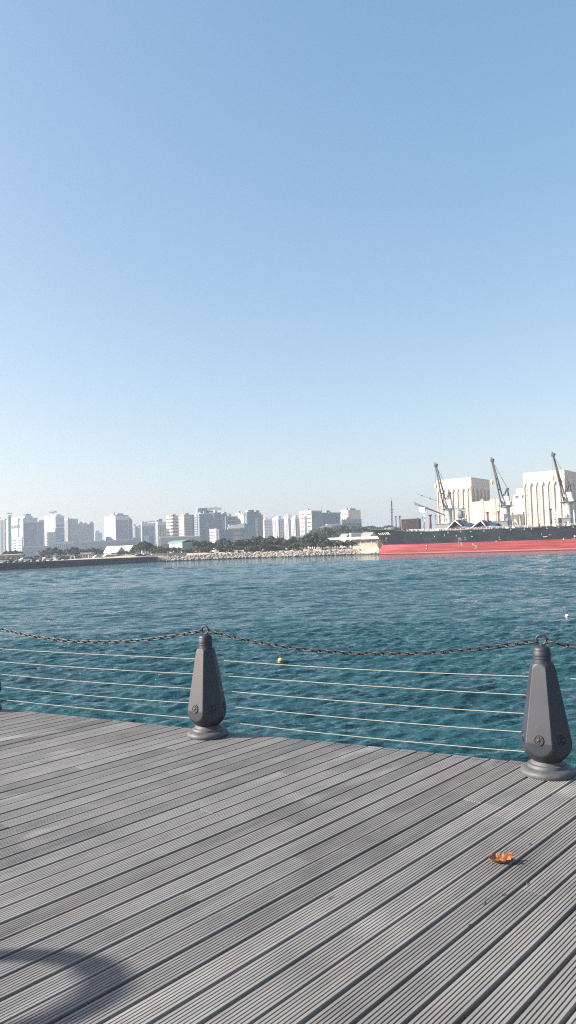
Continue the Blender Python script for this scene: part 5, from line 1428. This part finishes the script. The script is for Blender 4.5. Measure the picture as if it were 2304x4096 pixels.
# left, behind the quay
for x, y, D, k in ((28, 2206, 330, 'wide'), (45, 2199, 320, 'round'), (62, 2203, 335, 'wide'), (80, 2208, 330, 'wide'), (98, 2222, 325, 'shrub')):
    put(k, x, D, y, zone='in the clump at the far left, behind the parked cars')
for x in range(118, 205, 13):
    put('shrub', x + random.uniform(-4, 4), 330 + random.uniform(-12, 14), 2219 + random.uniform(-4, 5), zone='in the low thicket below the white slotted hall')
for x in range(158, 420, 11):
    put(random.choice(['round', 'wide', 'round', 'palm']), x + random.uniform(-4, 4), 390 + random.uniform(-25, 30), 2201 - .03 * (x - 158) + random.uniform(-10, 6), zone='in the row behind the quay, left of the white tent roof')
for x in range(230, 420, 16):
    put('shrub', x + random.uniform(-5, 5), 345 + random.uniform(-10, 15), 2221 + random.uniform(-5, 5), zone='under the tree row left of the white tent roof')
for x, y in ((452, 2208), (466, 2210), (478, 2205), (492, 2204), (505, 2202), (515, 2206)):
    put(random.choice(['round', 'wide']), x, 372, y, zone='standing in front of the white tent roof')
for x, y in ((528, 2196), (540, 2184), (552, 2176), (562, 2170), (574, 2168), (586, 2170), (598, 2176), (607, 2188)):
    put('wide' if x % 4 else 'round', x, 366 + random.uniform(-10, 10), y, zone='in the dense clump above the right end of the dark quay')
# palms and shrubs on the middle shore
for x in range(612, 690, 13): put('palm', x + random.uniform(-3, 3), 356, 2176 + random.uniform(-8, 6), zone='between the quay clump and the green roofed hall')
for x in range(618, 800, 9): put(random.choice(['shrub', 'round']), x + random.uniform(-3, 3), 350 + random.uniform(-6, 6), 2192 + random.uniform(-7, 6), zone='above the sandstone wall', z0=3.0)
for x in range(786, 1000, 9): put(random.choice(['palm', 'round', 'round', 'wide']), x + random.uniform(-4, 4), 366 + random.uniform(-14, 16), 2162 + random.uniform(-8, 12), zone='in the tall row right of the green roofed hall', z0=3.0)
for x in range(800, 1000, 11): put(random.choice(['palm', 'round', 'shrub', 'wide']), x + random.uniform(-4, 4), 350 + random.uniform(-5, 6), 2184 + random.uniform(-9, 7), zone='in the front row on the middle shore', z0=2.6)
for x in range(1000, 1180, 9): put(random.choice(['palm', 'round', 'round', 'wide']), x + random.uniform(-4, 4), 366 + random.uniform(-14, 16), 2154 + random.uniform(-8, 10), zone='in the tall row below the white strip towers', z0=3.0)
for x in range(1000, 1200, 10): put(random.choice(['round', 'shrub', 'wide']), x + random.uniform(-4, 4), 348 + random.uniform(-5, 6), 2180 + random.uniform(-8, 8), zone='in the front row below the white strip towers', z0=2.6)
for x in range(1180, 1222, 8): put('round', x, 352 + random.uniform(-5, 6), 2168 + random.uniform(-6, 5), zone='in front of the flat white shed', z0=2.6)
for x in range(1222, 1300, 8): put(random.choice(['round', 'wide', 'wide']), x + random.uniform(-3, 3), 362 + random.uniform(-14, 10), 2142 + random.uniform(-9, 9), zone='in the tall clump left of the long canopy', z0=2.8)
for x in range(1218, 1300, 9): put('round', x + random.uniform(-3, 3), 348 + random.uniform(-4, 5), 2172 + random.uniform(-8, 7), zone='in the front row left of the long canopy', z0=2.6)
for x in range(1300, 1424, 9): put(random.choice(['round', 'wide', 'round']), x + random.uniform(-3, 3), 346 + random.uniform(-5, 5), 2162 + random.uniform(-5, 7), zone='in front of the long white canopy', z0=2.6)
for x in range(830, 1400, 19): put('shrub', x + random.uniform(-6, 6), 338 + random.uniform(-3, 3), 2203 - .033 * (x - 1000) + random.uniform(-4, 3), zone='at the top of the boulders', z0=2.0)
# dark trees further back on a rise
hill = MB(); hv = []; hf = []
for i in range(25):
    for j in range(9):
        x = 1230 + i * 17; D_ = 500 + j * 30
        p = at(x, hor(x), D_); z = GZ + 6.5 * math.sin(math.pi * i / 24) ** .6 * math.sin(math.pi * (j + .0) / 8) + .02
        hv.append((p.x, p.y, z if 0 < i < 24 and 0 < j < 8 else GZ - .3))
for i in range(24):
    for j in range(8):
        a_ = i * 9 + j; hf.append((a_, a_ + 9, a_ + 10, a_ + 1))
hill.add(hv, hf, True); tag(hill.build('hill', M['soil']), 'low wooded rise behind the shore', None, None, 'structure')
for x in range(1262, 1372, 7): put('big', x + random.uniform(-3, 3), 530 + random.uniform(-20, 30), 2118 - .10 * (x - 1262) + random.uniform(-6, 7), zone='on the rise in front of the dark blue block')
for x in range(1366, 1482, 7): put('big', x + random.uniform(-3, 3), 545 + random.uniform(-20, 30), 2102 + max(0, (x - 1440)) * .35 + random.uniform(-6, 6), zone='on the rise below the lone beige block')
for x in range(1470, 1610, 9): put('big', x + random.uniform(-3, 3), 600 + random.uniform(-20, 30), 2108 + random.uniform(-7, 5), zone='behind the bow of the ship')
for x in range(1366, 1480, 11): put('wide', x, 470 + random.uniform(-10, 20), 2132 + random.uniform(-4, 5), zone='behind the gabled houses')

# ------------------------------------------------------------------ promenade life, far left
def car(paint):
    root = empty('parked_car', (0, 0, 0), 'x', 'car', 'cars parked on the far left quay')
    q = MB(); pr = [(-2.1, .35), (2.1, .35), (2.15, .8), (1.2, .95), (.75, 1.42), (-1.0, 1.45), (-1.7, .98), (-2.15, .9)]
    q.extr([Vector((x, -.85, z)) for x, z in pr], (0, 1.7, 0)); q.build('body', paint, root)
    q = MB(); pr = [(1.05, .97), (.70, 1.36), (-.95, 1.38), (-1.5, 1.0)]
    q.extr([Vector((x, -.875, z)) for x, z in pr], (0, 1.75, 0)); q.build('window', M['glass_dark'], root)
    for x in (-1.3, 1.3):
        for y in (-.8, .8): MB().lathe([(.33, -.12), (.33, .12)], 14, (x, y, .33), axis=(0, 1, 0)).build('wheel', M['tyre_and_shade'], root)
    return root
def quay_pt(x, D):
    p = at(x, hor(x), D); return Vector((p.x, p.y, GZ))
cw = car(M['car_paint']); cd = car(M['car_dark']); first = {0: 1, 1: 1}
clabs = ['white car parked nearest the left edge on the quay', 'dark car parked second from the left on the quay', 'white car parked below the far left tree clump', 'white car parked right of the far left tree clump', 'dark car beside the low thicket',
         'white car parked below the low thicket', 'white car parked below the white slotted hall', 'dark car parked left of the white kiosk', 'white car parked right of the white kiosk', 'white car parked below the white tent roof', 'dark car parked at the right end of the quay', 'white car parked at the right end of the quay']
for i, x in enumerate((8, 30, 52, 100, 122, 146, 190, 250, 392, 430, 560, 585)):
    k = 1 if clabs[i].startswith('dark') else 0
    src = cd if k else cw
    o = src if first[k] else copy_tree(src); first[k] = 0
    o.location = quay_pt(x, 262 + x * .09); o.rotation_euler = (0, 0, R(35 + random.uniform(-8, 8))); o['label'] = clabs[i]
def kiosk(x, D, w_, h, lab, m, rf):
    p = quay_pt(x, D); root = empty('kiosk', p, lab, 'kiosk')
    MB().box((p.x, p.y, GZ + h / 2), (w_, 3, h)).build('wall', m, root)
    MB().box((p.x, p.y - .4, GZ + h + .12), (w_ + 1, 4.2, .24)).build('roof', rf, root)
    for u in (-.3, 0, .3): MB().box((p.x + u * w_, p.y - 1.5, GZ + h * .5), (w_ * .2, .1, h * .5)).build('window', M['glass_dark'], root)
kiosk(60, 285, 6, 2.8, 'low grey kiosk with a white roof at the far left behind the cars', M['wall_beige'], M['roof_white'])
kiosk(18, 290, 5, 2.6, 'small beige kiosk nearest the left edge behind the cars', M['wall_beige'], M['wall_beige'])
kiosk(350, 305, 3.6, 2.4, 'small white kiosk on the quay below the row of trees', M['wall_white'], M['roof_white'])
kiosk(452, 315, 3.4, 1.5, 'white cabin at the left end of the pale fence', M['wall_white'], M['roof_white'])
# pale fence panels
root = empty('fence', quay_pt(480, 316), 'pale yellow-white panel fence on the quay below the white tent roof', 'fence')
for k in range(11):
    p = quay_pt(460 + k * 6.5, 316); MB().box((p.x, p.y, GZ + .7), (.62, .1, 1.3)).build('panel', M['wall_cream'], root)
def person(x, D, lab, cl):
    p = quay_pt(x, D); root = empty('person', p, lab, 'person', 'people on the far left quay')
    me = bpy.data.meshes.new('body')
    vs = [(0, 0, .95), (0, 0, 1.2), (0, 0, 1.42), (0, 0, 1.52), (0, 0, 1.64), (.1, 0, .9), (.12, .05, .5), (.13, .1, .05), (-.1, 0, .9), (-.12, -.05, .5), (-.13, -.12, .05), (.2, 0, 1.4), (.26, 0, 1.12), (.27, -.08, .86), (-.2, 0, 1.4), (-.26, 0, 1.12), (-.27, .08, .86)]
    es = [(0, 1), (1, 2), (2, 3), (3, 4), (0, 5), (5, 6), (6, 7), (0, 8), (8, 9), (9, 10), (2, 11), (11, 12), (12, 13), (2, 14), (14, 15), (15, 16)]
    me.from_pydata(vs, es, []); o = bpy.data.objects.new('body', me); COL.objects.link(o); o.parent = root
    me.materials.append(cl)
    md = o.modifiers.new('skin', 'SKIN')
    rad = [.15, .15, .16, .06, .11, .1, .07, .05, .1, .07, .05, .07, .05, .04, .07, .05, .04]
    for v_, r_ in zip(me.skin_vertices[0].data, rad): v_.radius = (r_, r_ * .8)
    me.skin_vertices[0].data[0].use_root = True
    o.modifiers.new('sub', 'SUBSURF').levels = 1
    MB().lathe([(.05, -.02), (.10, .04), (.11, .12), (.08, .2), (.01, .23)], 10, (p.x, p.y, GZ + 1.58)).build('hair', M['cloth_dark'], root)
person(165, 262, 'person in dark clothes standing alone at the quay edge', M['cloth_dark'])
person(171, 266, 'person in pale clothes next to the dark figure at the quay edge', M['cloth_light'])
person(355, 290, 'person in pale clothes on the quay in front of the small white kiosk', M['cloth_light'])
# light mast among the shrubs
def lamp(x, D, ytop, lab):
    p = quay_pt(x, D); zt_ = at(x, ytop, D).z; root = empty('street_lamp', p, lab, 'street lamp')
    MB().tube([p, (p.x, p.y, zt_)], [.17, .1], 8).build('pole', M['steel_dark'], root)
    MB().tube([(p.x - .8, p.y, zt_), (p.x, p.y, zt_ + .15), (p.x + .8, p.y, zt_)], .12, 6).build('lamp_head', M['steel_dark'], root)
lamp(769, 338, 2163, 'dark lamp pole rising above the shrubs beside the green roofed hall')
lamp(328, 300, 2218, 'thin pole on the quay left of the small white kiosk')
